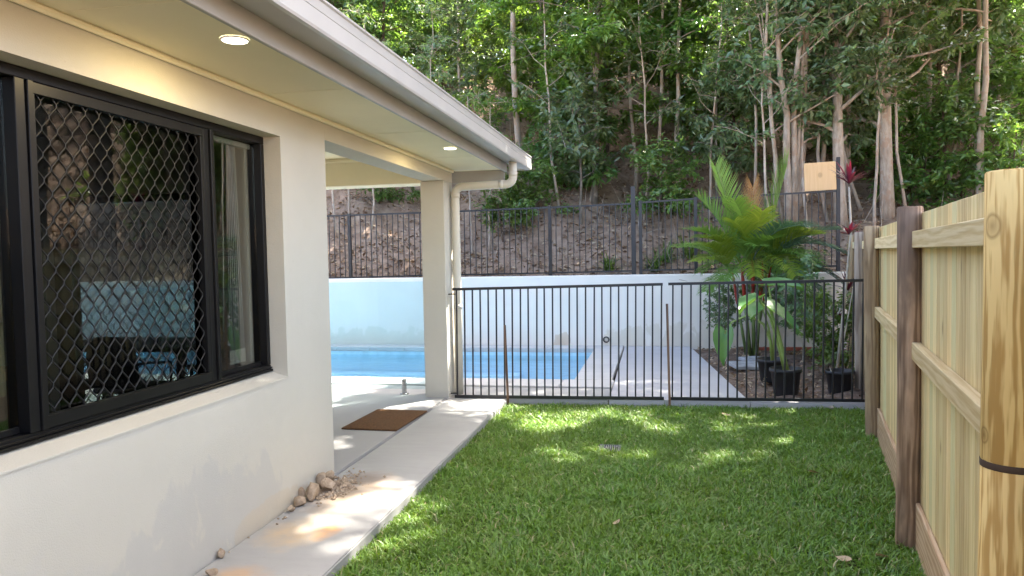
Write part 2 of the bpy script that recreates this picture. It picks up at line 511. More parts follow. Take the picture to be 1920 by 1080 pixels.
POSTN = timber('new_log', (0.68, 0.48, 0.19), (0.42, 0.25, 0.075), None, 58, True, 1.15, None, True, 0.42, (((-0.061, -0.041, 1.65), 0.045), ((-0.066, -0.022, 1.13), 0.03)))
POSTD = timber('dark_log', (0.42, 0.28, 0.175), (0.18, 0.11, 0.062), None, 26, True, 1.0, (0.115, 0.078, 0.055))
POSTM = timber('tan_log', (0.48, 0.35, 0.20), (0.27, 0.18, 0.095), None, 26, True, 1.0, (0.22, 0.15, 0.09))
POSTG = timber('grey_log', (0.42, 0.34, 0.26), (0.25, 0.19, 0.14), None, 26)
PLY = timber('plywood', (0.70, 0.49, 0.27), (0.60, 0.39, 0.19), None, 14, False, 0.6, None, True, 0.12, (((0.0, -0.008, 0.24), 0.05),))
STAKE = timber('rusty_stake', (0.22, 0.13, 0.08), (0.08, 0.05, 0.035), None, 30, False)
TIMB = timber('brown_timber', (0.24, 0.15, 0.08), (0.12, 0.07, 0.04), None, 30, False)
RINGW = simple('end_grain', (0.60, 0.50, 0.30), 0.8)

def coir():
    t = NT('coir_mat')
    v = t.mapped()
    c = t.ramp(t.noise(v, 90, 4, 0.7), [(0.3, (0.06, 0.03, 0.014)), (0.7, (0.19, 0.10, 0.048))])
    c = t.mix(t.ramp(t.noise(v, 4, 4), [(0.4, 0.0), (0.7, 0.6)]), c, (0.12, 0.075, 0.04))
    t.col(c).set(0.95, 0, 0.1)
    t.bump(t.noise(v, 160, 3), 0.9, 0.01)
    return t.m
COIR = coir()
def rockmat():
    t = NT('sandstone_rock')
    v = t.mapped(rnd=True)
    c = t.ramp(t.noise(v, 14, 6, 0.65), [(0.3, (0.22, 0.16, 0.11)), (0.55, (0.40, 0.31, 0.22)), (0.75, (0.56, 0.48, 0.38))])
    t.col(c).set(0.95, 0, 0.15)
    t.bump(t.noise(v, 45, 5, 0.7), 0.7, 0.01)
    return t.m
ROCK = rockmat()
GREYST = simple('grey_paver', (0.33, 0.33, 0.33), 0.9, 0, 0.2, 0.25, 9, 0.5, 70)
def emis(name, col, st):
    t = NT(name)
    t.col((0.9, 0.9, 0.88))
    t.b.inputs['Emission Color'].default_value = (*col, 1)
    t.b.inputs['Emission Strength'].default_value = st
    return t.m
LENS = emis('lamp_lens', (1.0, 0.94, 0.82), 1.2)

# ================================================================== SETTING
# ---- terrain: one sheet to the horizon, rising into the wooded hill behind the retaining wall
def hz(x, y):
    x = np.asarray(x, float); y = np.asarray(y, float)
    s = np.clip(y - 12.75, 0, None)
    z = 1.17 + 0.60 * np.clip(s, 0, 8) + 0.42 * np.clip(s - 8, 0, 7) + 0.04 * np.clip(s - 15, 0, 30)
    nz = 0.16 * np.sin(1.3 * x + 0.7 * y) + 0.12 * np.sin(2.9 * x - 1.7 * y + 1) + 0.07 * np.sin(5.1 * x + 4.3 * y) 
    z = z + nz * np.clip(s / 1.5, 0, 1)
    flat = -0.14
    side = flat + 0.30 * np.clip(x - 4.5, 0, 12) + 0.05 * np.clip(x - 16, 0, 30)
    low = np.where(x > 3.4, side, flat)
    pool = (x > -14.2) & (x < -0.75) & (y > 8.6) & (y < 12.3)
    low = np.where(pool, -2.2, low)
    return np.where(y > 12.3, np.maximum(z, np.where(x > 3.4, side + 0.2, 0)), low)
def axis(breaks):
    out = []
    for a, b, n in breaks: out += list(np.linspace(a, b, n, endpoint=False))
    return np.array(out + [breaks[-1][1]])
gx = axis([(-300, -40, 8), (-40, -17, 12), (-17, 14, 125), (14, 40, 20), (40, 300, 8)])
gy = axis([(-300, -20, 8), (-20, 8.4, 20), (8.4, 12.2, 19), (12.2, 12.26, 1), (12.26, 12.36, 1), (12.36, 24, 60), (24, 40, 24), (40, 320, 12)])
GX, GY = np.meshgrid(gx, gy)
GZ = hz(GX, GY)
nx, ny = len(gx), len(gy)
idx = np.arange(nx * ny).reshape(ny, nx)
q = np.stack([idx[:-1, :-1], idx[:-1, 1:], idx[1:, 1:], idx[1:, :-1]], -1).reshape(-1, 4)
put('hillside_ground', tri_mesh('hillside_ground', np.stack([GX, GY, GZ], -1).reshape(-1, 3), q, HILL, True))['kind'] = 'structure'
bpy.data.objects['hillside_ground']['label'] = 'bare brown leaf-strewn hillside rising behind the retaining wall'

# fence line of the timber fence on the right
FA = Vector((1.30, 4.20, 0)); FD = Vector((0.1909, 0.9816, 0)).normalized()
FN = Vector((FD.y, -FD.x, 0))               # towards the neighbour
def fline(y, off=0.0):
    t = (y - FA.y) / FD.y
    p = FA + FD * t + FN * off
    return p
# ---- lawn soil sheet
lm = MB()
lm.add([(-1.62, -6, 0), (fline(-6, .02).x, -6, 0), (fline(7.78, .02).x, 7.78, 0), (-1.62, 7.62, 0)], [(0, 1, 2, 3)])
tag(lm.build('lawn_ground', TURF), 'dark soil under the lawn between path and timber fence', kind='structure')
# ---- path slab, patio slab, pool deck
def slab(name, m, pts, z0, z1, label):
    bm = bmesh.new()
    vb = [bm.verts.new((x, y, z0)) for x, y in pts]; vt = [bm.verts.new((x, y, z1)) for x, y in pts]
    n = len(pts)
    bm.faces.new(vt); bm.faces.new(vb[::-1])
    for i in range(n): bm.faces.new((vb[i], vb[(i + 1) % n], vt[(i + 1) % n], vt[i]))
    bmesh.ops.bevel(bm, geom=[e for e in bm.edges if e.verts[0].co.z > z1 - 1e-4 and e.verts[1].co.z > z1 - 1e-4], offset=0.008, segments=2, affect='EDGES')
    me = bpy.data.meshes.new(name); bm.to_mesh(me); bm.free(); me.materials.append(m)
    o = put(name, me); tag(o, label, kind='structure'); return o
slab('path', PATHC, [(-2.236, -6), (-1.61, -6), (-1.585, 7.62), (-2.236, 7.62)], -0.12, 0.08, 'pale concrete path between house wall and lawn')
slab('patio_slab', PATIOC, [(-14, 4.4), (-2.254, 4.4), (-2.254, 8.34), (-14, 8.34)], -0.12, 0.082, 'covered concrete patio floor under the roof')
slab('patio_slab', PATIOC, [(-2.242, 7.626), (-0.53, 7.70), (-0.53, 8.34), (-2.242, 8.34)], -0.12, 0.08, 'concrete strip between pool fence and pool coping')
slab('pool_deck', DECKC, [(-0.515, 7.70), (0.90, 7.75), (0.50, 12.19), (-0.55, 12.19)], -0.12, 0.084, 'grey concrete deck beside the pool')
slab('fence_kerb', DECKC, [(0.905, 7.72), (2.02, 7.78), (2.02, 7.90), (0.90, 7.86)], -0.12, 0.07, 'thin concrete kerb under the pool fence by the garden bed')
# ---- pool
PX0, PX1, PY0, PY1 = -14.0, -1.0, 8.85, 11.85
cop = empty('pool_coping', (0, 0, 0)); tag(cop, 'pale stone coping around the pool', kind='structure')
def cope_run(x0, x1, y0, y1, n, alongx):
    for i in range(n):
        g = 0.0025
        if alongx:
            a, b = x0 + (x1 - x0) * i / n, x0 + (x1 - x0) * (i + 1) / n
            MB().box(a + g, b - g, y0, y1, 0.02, 0.095, 0.008).build('coping_stone', COPE, cop)
        else:
            a, b = y0 + (y1 - y0) * i / n, y0 + (y1 - y0) * (i + 1) / n
            MB().box(x0, x1, a + g, b - g, 0.02, 0.095, 0.008).build('coping_stone', COPE, cop)
cope_run(-14, -0.525, 8.37, 8.84, 22, True)
cope_run(-14, -0.56, 11.84, 12.195, 22, True)
cope_run(-1.01, -0.56, 8.845, 11.835, 5, False)
pm = MB()
pm.add([(PX0, PY0, -1.3), (PX1, PY0, -1.3), (PX1, PY1, -1.3), (PX0, PY1, -1.3), (PX0, PY0, 0.02), (PX1, PY0, 0.02), (PX1, PY1, 0.02), (PX0, PY1, 0.02)],
       [(0, 1, 2, 3), (0, 4, 5, 1), (1, 5, 6, 2), (2, 6, 7, 3), (3, 7, 4, 0)])
pm.box(PX0, PX1 - 1.2, PY1 - 0.35, PY1 - 0.004, -1.2, -0.32)
tag(pm.build('pool_shell', POOLP), 'light blue swimming pool shell', kind='structure')
tb = MB()
tb.box(PX0, PX1 - 0.002, PY1 - 0.012, PY1 - 0.003, -0.12, 0.019)
tb.box(PX1 - 0.012, PX1 - 0.003, PY0, PY1 - 0.014, -0.12, 0.019)
tag(tb.build('pool_tile_band', TILEB), 'pale tile band along the pool waterline', kind='structure')
wm = MB(); wm.add([(PX0, PY0, -0.035), (PX1 - 0.014, PY0, -0.035), (PX1 - 0.014, PY1 - 0.014, -0.035), (PX0, PY1 - 0.014, -0.035)], [(0, 1, 2, 3)])
tag(wm.build('pool_water', WATER), 'clear blue water of the swimming pool', kind='structure')

# ---- garden bed
bx = np.linspace(0.45, 3.0, 40); by = np.linspace(7.88, 12.22, 60)
BX, BY = np.meshgrid(bx, by)
edge = 0.90 - 0.40 * (BY - 7.75) / 4.44
BXX = edge + (BX - 0.45) / 2.55 * (2.95 - edge)
BZ = 0.045 + 0.02 * np.sin(7 * BXX + 3 * BY) + 0.015 * np.sin(13 * BXX - 9 * BY) + 0.05 * np.clip((BXX - edge) / 1.0, 0, 1) * np.sin(2.1 * BY) ** 2
ii = np.arange(BX.size).reshape(BX.shape)
qq = np.stack([ii[:-1, :-1], ii[:-1, 1:], ii[1:, 1:], ii[1:, :-1]], -1).reshape(-1, 4)
tag(put('garden_bed_ground', tri_mesh('garden_bed_ground', np.stack([BXX, BY, BZ], -1).reshape(-1, 3), qq, BED, True)), 'bare earth garden bed beside the pool deck', kind='structure')

# ---- retaining wall (a thing)
rw = MB().box(-16, 3.05, 12.2, 12.42, -0.12, 1.25, 0.012).build('retaining_wall', RETW)
tag(rw, 'white rendered retaining wall behind the pool', 'wall')
dh = MB().lathe([(0.030, -0.004), (0.052, -0.004), (0.052, 0.012), (0.040, 0.012), (0.040, -0.03), (0.0, -0.03)], 20)
o = dh.build('drain_pipe', RUBBER, rw); o.location = (-0.85, 12.196, 0.19); o.rotation_euler = (PI / 2, 0, 0)

# ================================================================== HOUSE
WX = -2.24
house = empty('house', (-2.24, 0, 0), 0, 'cream rendered house with wide eave, black window and covered patio', 'house')
def hb(name, m, boxes, c=0.0, parent=None):
    mb = MB()
    for b in boxes: mb.box(b[0] + 2.24, b[1] + 2.24, *b[2:], c)
    return mb.build(name, m, parent or house)
WIN_Y0, WIN_Y1, WZ0, WZ1 = 1.86, 4.165, 0.905, 2.35
hb('wall', WALL, [(-2.48, WX, -6, WIN_Y0, 0.0, 2.56), (-2.48, WX, WIN_Y0, WIN_Y1, 0.0, 0.875), (-2.48, WX, WIN_Y0, WIN_Y1, WZ1, 2.56), (-2.48, WX, WIN_Y1, 4.78, 0.0, 2.56)])
hb('end_wall', WALL, [(-3.12, -2.485, 4.54, 4.777, 0.0, 2.7), (-4.30, -3.12, 4.54, 4.777, 2.08, 2.7), (-9, -4.30, 4.54, 4.777, 0.0, 2.7)])
hb('beam', WALL, [(-2.48, WX - 0.001, 4.782, 8.0, 2.42, 2.56)], 0.004)
hb('column', WALL, [(-2.50, WX, 7.655, 8.0, 0.03, 2.419)], 0.006)
hb('beam', BEAMP, [(-9, -2.482, 7.68, 8.0, 2.40, 2.76)], 0.004)
hb('patio_ceiling', BEAMP, [(-9, -2.482, 4.78, 7.68, 2.70, 2.74)])
hb('cornice', BEAMP, [(-9, -2.484, 7.64, 7.678, 2.655, 2.699), (-2.53, -2.484, 4.79, 7.63, 2.655, 2.699)], 0.01)
sl = MB()                                                            # sloping rendered sill
sl.add([(-0.12, WIN_Y0, 0.876), (0.006, WIN_Y0, 0.876), (0.006, WIN_Y0, 0.884), (-0.12, WIN_Y0, 0.918),
        (-0.12, WIN_Y1, 0.876), (0.006, WIN_Y1, 0.876), (0.006, WIN_Y1, 0.884), (-0.12, WIN_Y1, 0.918)],
       [(0, 1, 2, 3), (4, 7, 6, 5), (0, 4, 5, 1), (1, 5, 6, 2), (2, 6, 7, 3), (3, 7, 4, 0)])
sl.build('window_sill', WALL, house)
# soffit sheets with cover strips
ys = [-6, -3.4, -1.9, -0.45, 1.0, 2.482, 3.97, 5.46, 6.95, 8.13]
for a, b in zip(ys[:-1], ys[1:]):
    hb('soffit_sheet', BEAMP, [(WX + 0.002, -1.672, a + 0.0015, b - 0.0015, 2.561, 2.572)])
    if b < 8: hb('joint_strip', BEAMP, [(WX + 0.004, -1.674, b - 0.008, b + 0.008, 2.5585, 2.5605)], 0.001)
hb('quad_moulding', BEAMP, [(WX + 0.001, WX + 0.028, -6, 7.99, 2.53, 2.5605)], 0.009)
hb('fascia', FASCIA, [(-1.671, -1.648, -6, 8.155, 2.535, 2.76)], 0.003)
hb('fascia', FASCIA, [(-9, -1.674, 8.132, 8.155, 2.425, 2.75)], 0.003)
# gutter: quad profile swept along Y
def sweep_y(prof, y0, y1, closed=True):
    mb = MB()
    n = len(prof)
    vs = [(x, y0, z) for x, z in prof] + [(x, y1, z) for x, z in prof]
    fs = [(i, (i + 1) % n, n + (i + 1) % n, n + i) for i in range(n)]
    fs += [tuple(range(n))[::-1], tuple(range(n, 2 * n))]
    return mb.add(vs, fs)
gp = [(-1.647, 2.632), (-1.475, 2.604), (-1.456, 2.606), (-1.452, 2.618), (-1.455, 2.690), (-1.4575, 2.692), (-1.4575, 2.696), (-1.455, 2.698), (-1.455, 2.742), (-1.446, 2.748), (-1.446, 2.758), (-1.462, 2.758), (-1.466, 2.625), (-1.640, 2.645), (-1.640, 2.755), (-1.647, 2.755)]
g = sweep_y([(x + 2.24, z) for x, z in gp], -6, 8.66).build('gutter', METAL_G, house)
MB().box(-1.646 + 2.24, -1.4535 + 2.24, 8.661, 8.664, 2.606, 2.758).build('gutter_end', METAL_G, house)
rf = MB()
rf.add([(-1.56 + 2.24, -6, 2.762), (-1.56 + 2.24, 8.62, 2.762), (-6.5, 8.62, 5.6), (-6.5, -6, 5.6)], [(0, 1, 2, 3)])
rf.add([(-1.56 + 2.24, -6, 2.80), (-1.56 + 2.24, 8.62, 2.80), (-6.5, 8.62, 5.64), (-6.5, -6, 5.64)], [(0, 1, 2, 3)])
rf.build('roof', ROOF, house)
# downpipe
def arc(c, r, a0, a1, n, ax, ay):
    return [Vector(c) + Vector(ax) * (r * math.cos(a0 + (a1 - a0) * i / n)) + Vector(ay) * (r * math.sin(a0 + (a1 - a0) * i / n)) for i in range(n + 1)]
PYD = 7.90
ex, ez = Vector((1, 0, 0)), Vector((0, 0, 1))
pts = [Vector((-1.53, PYD, 2.63)), Vector((-1.53, PYD, 2.48))]
pts += arc((-1.61, PYD, 2.455), 0.08, 0, -PI / 2, 6, ex, ez)
pts += [Vector((-1.75, PYD, 2.374))]
pts += [Vector((-2.08, PYD, 2.366))]
pts += arc((-2.10, PYD, 2.286), 0.08, PI / 2, PI, 6, ex, ez)
pts += [Vector((-2.18, PYD, 1.2)), Vector((-2.18, PYD, 0.081))]
dp = MB().tube([p + Vector((2.24, 0, 0)) for p in pts], 0.045, 18).build('downpipe', PIPE, house)
for p, d in ((Vector((-1.66, PYD, 2.3752)), ex), (Vector((-1.53, PYD, 2.48)), ez), (Vector((-2.18, PYD, 2.27)), ez), (Vector((-2.18, PYD, 1.05)), ez)):
    c = p + Vector((2.24, 0, 0))
    MB().tube([c - d * 0.025, c + d * 0.025], 0.0485, 18).build('pipe_collar', PIPE, dp)
# downlights, lit
for y in (-0.44, 2.96, 6.35):
    dl = put('downlight', MB().lathe([(0.054, -0.003), (0.058, -0.004), (0.061, 0.0), (0.061, 0.004)], 32).mesh('downlight', WHITEP), house, (-1.79 + 2.24, y, 2.556))
    put('lens', MB().lathe([(0.0, -0.0035), (0.050, -0.0035), (0.0538, -0.001)], 32).mesh('lens', LENS), dl)
    ld = bpy.data.lights.new('downlight_lamp', 'AREA')
    ld.shape = 'DISK'; ld.size = 0.085; ld.energy = 1.4; ld.color = (1.0, 0.76, 0.36)
    lo = bpy.data.objects.new('downlight_lamp', ld); C.objects.link(lo)
    lo.parent = house; lo.location = (-1.79 + 2.24, y, 2.549)
# room behind the window
hb('room_floor', ROOMF, [(-9, -2.482, -6, 4.539, 0.02, 0.09)])
hb('room_ceiling', PLASTERB, [(-9, -2.482, -6, 4.539, 2.5, 2.54)])
hb('room_wall', PLASTERB, [(-9.1, -9.001, -6, 4.539, 0.02, 2.54), (-9, -2.482, -6.1, -6.001, 0.02, 2.54)])

# window: black aluminium, three bays, centre one behind a diamond security screen
win = empty('window', (-0.11, 0, 0)); win.parent = house               # local x = 0 at X -2.35
def wb(name, m, boxes, c=0.0025, parent=None):
    mb = MB()
    for b in boxes: mb.box(*b, c)
    return mb.build(name, m, parent or win)
M1a, M1b, M2a, M2b = 2.375, 2.452, 3.545, 3.632
wb('window_frame', BLACK, [(-0.09, 0.0, WIN_Y0 + .001, WIN_Y1 - .001, 2.305, WZ1 - .001), (-0.09, 0.0, WIN_Y0 + .001, WIN_Y1 - .001, 0.919, 0.958),
                           (-0.09, 0.0, WIN_Y0 + .001, WIN_Y0 + 0.04, 0.959, 2.304), (-0.09, 0.0, WIN_Y1 - 0.038, WIN_Y1 - .001, 0.959, 2.304)])
wb('frame_track', BLACK, [(0.001, 0.016, WIN_Y0 + .002, WIN_Y1 - .002, 0.9195, 0.932), (0.001, 0.012, WIN_Y0 + .002, WIN_Y1 - .002, 0.938, 0.946)])
wb('mullion', BLACK, [(-0.088, 0.006, M1a, M1b - 0.03, 0.959, 2.304), (-0.088, 0.016, M1b - 0.028, M1b, 0.959, 2.304)])
wb('mullion', BLACK, [(-0.088, 0.004, M2a, M2a + 0.045, 0.959, 2.304), (-0.088, 0.016, M2a + 0.047, M2b - 0.012, 0.959, 2.304)])
for a, b in ((WIN_Y0 + 0.041, M1a - 0.001), (M1b + 0.001, M2a - 0.001), (M2b - 0.011, WIN_Y1 - 0.04)):
    wb('pane', GLASS if a > 2.4 and a < 3 else GLASS_R, [(-0.052, -0.046, a, b, 0.96, 2.303)], 0.0)
wb('sash_rail', BLACK, [(-0.06, -0.04, M2b - 0.01, WIN_Y1 - 0.04, 0.9595, 0.985)])
wb('sash_rail', BLACK, [(-0.06, -0.04, WIN_Y0 + 0.042, M1a - 0.002, 0.9595, 0.985)])
wb('sash_stile', simple('pale_sash', (0.55, 0.53, 0.48), 0.5), [(-0.085, -0.065, WIN_Y1 - 0.115, WIN_Y1 - 0.085, 0.99, 2.28)])
scr = empty('security_screen', (0.0, 0, 0)); scr.parent = win
sy0, sy1, sz0, sz1 = M1b + 0.002, M2a - 0.002, 0.96, 2.303
wb('screen_frame', BLACK, [(-0.03, 0.006, sy0, sy1, sz1 - 0.045, sz1 - .001), (-0.03, 0.006, sy0, sy1, sz0, sz0 + 0.05), (-0.03, 0.006, sy0, sy0 + 0.012, sz0 + 0.051, sz1 - 0.046), (-0.03, 0.006, sy1 - 0.028, sy1, sz0 + 0.051, sz1 - 0.046)], 0.002, scr)
def strand_mesh(z0, z1, name, mirror, amp=0.0187, half=0.0505, r=0.0034):
    pts = []; z = z0; k = 0
    while z < z1 + 1e-6:
        s = 1 if (k + mirror) % 2 == 0 else -1
        pts += [(0, s * amp * 0.96, z + 0.008), (0, s * amp, z + 0.016), (0, s * amp * 0.96, z + 0.024), (0, 0, z + 0.016 + half / 2 - 0.0)]
        z += half; k += 1
    pts = [p for p in pts if p[2] < z1]
    return MB().tube(pts, r, 6).mesh(name, SCREEN)
st = [strand_mesh(sz0 + 0.045, sz1 - 0.04, 'screen_strand', k) for k in (0, 1)]
pitch = 0.0385
ny_ = int((sy1 - 0.03 - sy0 - 0.014) / pitch)
y0s = sy0 + 0.014 + ((sy1 - 0.03 - sy0 - 0.014) - ny_ * pitch) / 2 + pitch / 2
for i in range(ny_):
    put('screen_strand', st[i % 2], scr, (-0.012, y0s + i * pitch, 0))
# door in the far end wall of the room, also screened
door = empty('sliding_door', (0, 4.66, 0)); door.parent = house
def db(name, m, boxes, c=0.003):
    mb = MB()
    for b in boxes: mb.box(b[0] + 2.24, b[1] + 2.24, *b[2:], c)
    return mb.build(name, m, door)
db('door_frame', BLACK, [(-4.299, -4.15, -0.04, 0.04, 0.091, 2.079), (-3.17, -3.121, -0.04, 0.04, 0.091, 2.079), (-4.149, -3.171, -0.04, 0.04, 2.03, 2.079), (-4.149, -3.171, -0.04, 0.04, 0.091, 0.14)])
dst = [strand_mesh(0.14, 2.03, 'screen_strand', k, 0.028, 0.066, 0.004) for k in (0, 1)]
for i in range(17): put('screen_strand', dst[i % 2], door, (-4.12 + 2.24 + i * 0.057, 0.0, 0), (0, 0, PI / 2))
db('pane', GLASS, [(-4.149, -3.171, -0.025, -0.02, 0.141, 2.029)], 0)

# ================================================================== TIMBER FENCE
rot_f = math.atan2(FD.y, FD.x) - PI / 2                               # local y runs along the fence
fence = empty('timber_fence', fline(4.20), rot_f, 'tall treated pine paling fence with round log posts along the lawn', 'fence')
def fy(y): return (y - FA.y) / FD.y                                    # world y -> distance along the fence
rs = random.Random(3)
pal = [MB().box(0.042, 0.058, -0.0485, 0.0485, 0.10, h, 0.002).mesh('paling', PALING) for h in (1.78, 1.7805)]
s = fy(-2.5)
while s < fy(12.05):
    put('paling', rs.choice(pal), fence, (rs.uniform(-0.001, 0.001), s, rs.uniform(-0.0008, 0.0008)), (0, 0, rs.uniform(-0.003, 0.003)))
    s += 0.099
posts = [(-0.5, 0.064, 1.82, POSTN), (2.03, 0.073, 1.785, POSTN), (4.20, 0.063, 1.815, POSTD), (6.656, 0.060, 1.79, POSTM), (8.35, 0.058, 1.78, POSTG), (10.4, 0.058, 1.78, POSTM)]
labels_post = {1: 'fresh yellow log post with a dark ring below the middle', 2: 'dark weathered log post', 3: 'tan log post by the end of the pool fence'}
for k, (y, r, h, m) in enumerate(posts):
    n = 24; vs = []; prof = [(r * 1.0, -0.25), (r * 1.0, 0.0), (r * 1.01, 0.3), (r, 0.9), (r * 0.99, 1.5), (r * 0.98, h - 0.006), (r * 0.92, h)]
    if k == 1: prof = [(r * 1.03, -0.25), (r * 1.02, 0.3), (r * 1.0, 1.047), (r * 0.985, 1.049), (r * 0.985, 1.066), (r * 1.01, 1.069), (r * 1.0, 1.5), (r * 0.99, h - 0.004), (r * 0.94, h)]
    mb = MB(); jit = random.Random(k)
    ph = [jit.uniform(0, 6.28) for _ in range(4)]
    ring = []
    for ri, z in prof:
        for q_ in range(n):
            a = 2 * PI * q_ / n
            rr = ri * (1 + 0.012 * math.sin(2 * a + ph[0]) + 0.008 * math.sin(3 * a + ph[1] + z * 2))
            vs.append((rr * math.cos(a) + 0.006 * math.sin(z * 1.7 + ph[2]), rr * math.sin(a), z))
    fs = [(i * n + q_, i * n + (q_ + 1) % n, (i + 1) * n + (q_ + 1) % n, (i + 1) * n + q_) for i in range(len(prof) - 1) for q_ in range(n)]
    mb.add(vs, fs, True); mb.add(vs[-n:], [tuple(range(n))])
    p = mb.build('post', m, fence); p.location = (-0.012, fy(y), 0)
    p.rotation_euler = (jit.uniform(-.006, .006), jit.uniform(-.006, .006), 0)
    if k in labels_post: p['label'] = labels_post[k]
    if k == 1:
        MB().lathe([(r * 0.988, 1.0485), (r * 0.995, 1.05), (r * 0.995, 1.065), (r * 0.988, 1.0665)], 24).build('dark_band', simple('band_dark', (0.05, 0.028, 0.015), 0.8), p)
for k in range(len(posts)):
    a = fy(posts[k][0]) + 0.05
    b = fy(posts[k + 1][0]) - 0.05 if k + 1 < len(posts) else fy(12.05)
    for (z0, z1, m, nm, x0, x1) in ((1.605, 1.69, RAILW, 'rail', -0.005, 0.040), (1.03, 1.118, RAILW, 'rail', -0.005, 0.040), (0.015, 0.275, PLINTH, 'plinth_board', 0.018, 0.040)):
        # timber grain follows the board: build it upright and lay it down
        L = b - a
        o = MB().box(-(z1 - z0) / 2, (z1 - z0) / 2, -(x1 - x0) / 2, (x1 - x0) / 2, 0, L, 0.003).build(nm, m, fence)
        o.matrix_local = Matrix(((0, 1, 0, (x0 + x1) / 2), (0, 0, 1, a), (1, 0, 0, (z0 + z1) / 2 + rs.uniform(-.006, .006)), (0, 0, 0, 1)))

# ================================================================== POOL FENCE (two black panels)
def pool_panel(P, Q, zb, zt0, zt1, nb, label):
    P, Q = Vector(P), Vector(Q)
    d = Q - P; L = d.length; ang = math.atan2(d.y, d.x)
    t = empty('pool_fence_panel', P, ang, label, 'fence panel', 'black pool fence panels')
    slope = (zt1 - zt0) / L
    def r(z0, h, dep, dz):
        mb = MB()
        mb.bar((0, 0, z0), (L, 0, z0 + dz), dep, h)
        mb.build('rail', FENCEB, t)
    r(zb, 0.030, 0.030, 0.0); r(zt0, 0.028, 0.032, zt1 - zt0)
    bm_ = MB().box(-0.008, 0.008, -0.008, 0.008, 0.0, 1.0, 0.002).mesh('bar', FENCEB)
    for i in range(nb):
        x = 0.03 + (L - 0.06) * i / (nb - 1)
        z1 = zt0 + slope * x - 0.013
        put('bar', bm_, t, (x, 0, zb + 0.014), (rs.uniform(-.004, .004), 0.014 + rs.uniform(-.004, .004), 0), (1, 1, z1 - zb - 0.014))
    return t
pf1 = pool_panel((-2.165, 7.65, 0), (0.045, 7.735, 0), 0.098, 1.252, 1.278, 26, 'black pool fence panel between the column and the taller stake')
pf2 = pool_panel((0.10, 7.738, 0), (2.0, 7.81, 0), 0.098, 1.280, 1.292, 21, 'black pool fence panel between the taller stake and the timber fence')
for x, z in ((0.0, 1.20), (0.0, 0.13)):
    MB().box(-0.045, 0.03, -0.012, 0.012, z - 0.006, z + 0.006).build('bracket', FENCEB, pf1)
MB().box(1.88, 1.925, -0.02, 0.02, 1.26, 1.31, 0.002).build('bracket', FENCEB, pf2)
def stake(b, tp, label):
    o = empty('stake', b, 0, label, 'stake', 'rusty stakes holding the pool fence')
    d = Vector(tp) - Vector(b)
    mb = MB(); mb.bar((0, 0, -0.12), d, 0.03, 0.008); mb.bar((0, -0.012, -0.12), d + Vector((0, -0.012, 0)), 0.008, 0.024)
    mb.build('stake_body', STAKE, o)
    return o
stake((-1.568, 7.615, 0.0), (-1.592, 7.62, 0.87), 'short rusty stake against the pool fence near the path corner')
stake((0.105, 7.68, 0.0), (0.085, 7.70, 1.08), 'tall rusty stake at the joint of the two pool fence panels')

# ================================================================== UPPER BOUNDARY FENCE on the retaining wall
uf = empty('boundary_fence', (0, 12.55, 1.2), 0, 'long black metal fence on top of the retaining wall', 'fence')
UP = [(-14.4, 1.19, 2.36), (-12.0, 1.19, 2.36), (-9.6, 1.19, 2.36), (-7.5, 1.19, 2.37), (-5.42, 1.205, 2.38), (-3.6, 1.225, 2.385), (-1.795, 1.235, 2.405), (-0.395, 1.25, 2.425), (-0.28, 1.255, 2.44), (0.61, 1.26, 2.47), (2.795, 1.28, 2.52)]
YF = 12.48
for i, (x, zb, zt) in enumerate(UP):
    tall = {7: 2.71, 10: 3.05}.get(i, zt + 0.03)
    wv = 0.075 if i == 7 else 0.055
    put('post', MB().box(-wv / 2, wv / 2, -0.025, 0.025, 0, tall - zb + 0.05, 0.004).mesh('post', FENCEB), uf, (x, YF - 12.55, zb - 0.05 - 1.2))
barm = MB().box(-0.007, 0.007, -0.007, 0.007, 0, 1, 0.0015).mesh('bar', FENCEB)
for (x0, b0, t0), (x1, b1, t1) in zip(UP[:-1], UP[1:]):
    if x1 - x0 < 0.2: continue
    mb = MB(); mb.bar((x0 + 0.03, YF - 12.55, t0 - 1.2), (x1 - 0.03, YF - 12.55, t1 - 1.2), 0.03, 0.028); mb.build('rail', FENCEB, uf)
    mb = MB(); mb.bar((x0 + 0.03, YF - 12.55, b0 + 0.06 - 1.2), (x1 - 0.03, YF - 12.55, b1 + 0.06 - 1.2), 0.03, 0.026); mb.build('rail', FENCEB, uf)
    n = max(2, int((x1 - x0) / 0.098))
    for i in range(1, n):
        f = i / n
        zb = b0 + (b1 - b0) * f + 0.07; zt = t0 + (t1 - t0) * f - 0.01
        put('bar', barm, uf, (x0 + (x1 - x0) * f, YF - 12.55, zb - 1.2), (0, 0.006, 0), (1, 1, zt - zb))
# plywood board on the tall post
pb = MB().box(-0.235, 0.235, -0.008, 0.008, 0, 0.44, 0.002).build('plywood_board', PLY)
pb.location = (2.525, 12.435, 2.535); pb.rotation_euler = (0, -0.035, 0)
tag(pb, 'square plywood board fixed to the tall fence post', 'board')

# ================================================================== PATIO THINGS
mat = MB(); mat.box(-0.262, 0.262, -0.405, 0.405, 0, 0.016, 0.005)
mo = mat.build('door_mat', COIR); mo.location = (-2.51, 6.50, 0.083); mo.rotation_euler = (0, 0, -0.03)
tag(mo, 'brown coir door mat on the patio edge', 'door mat')
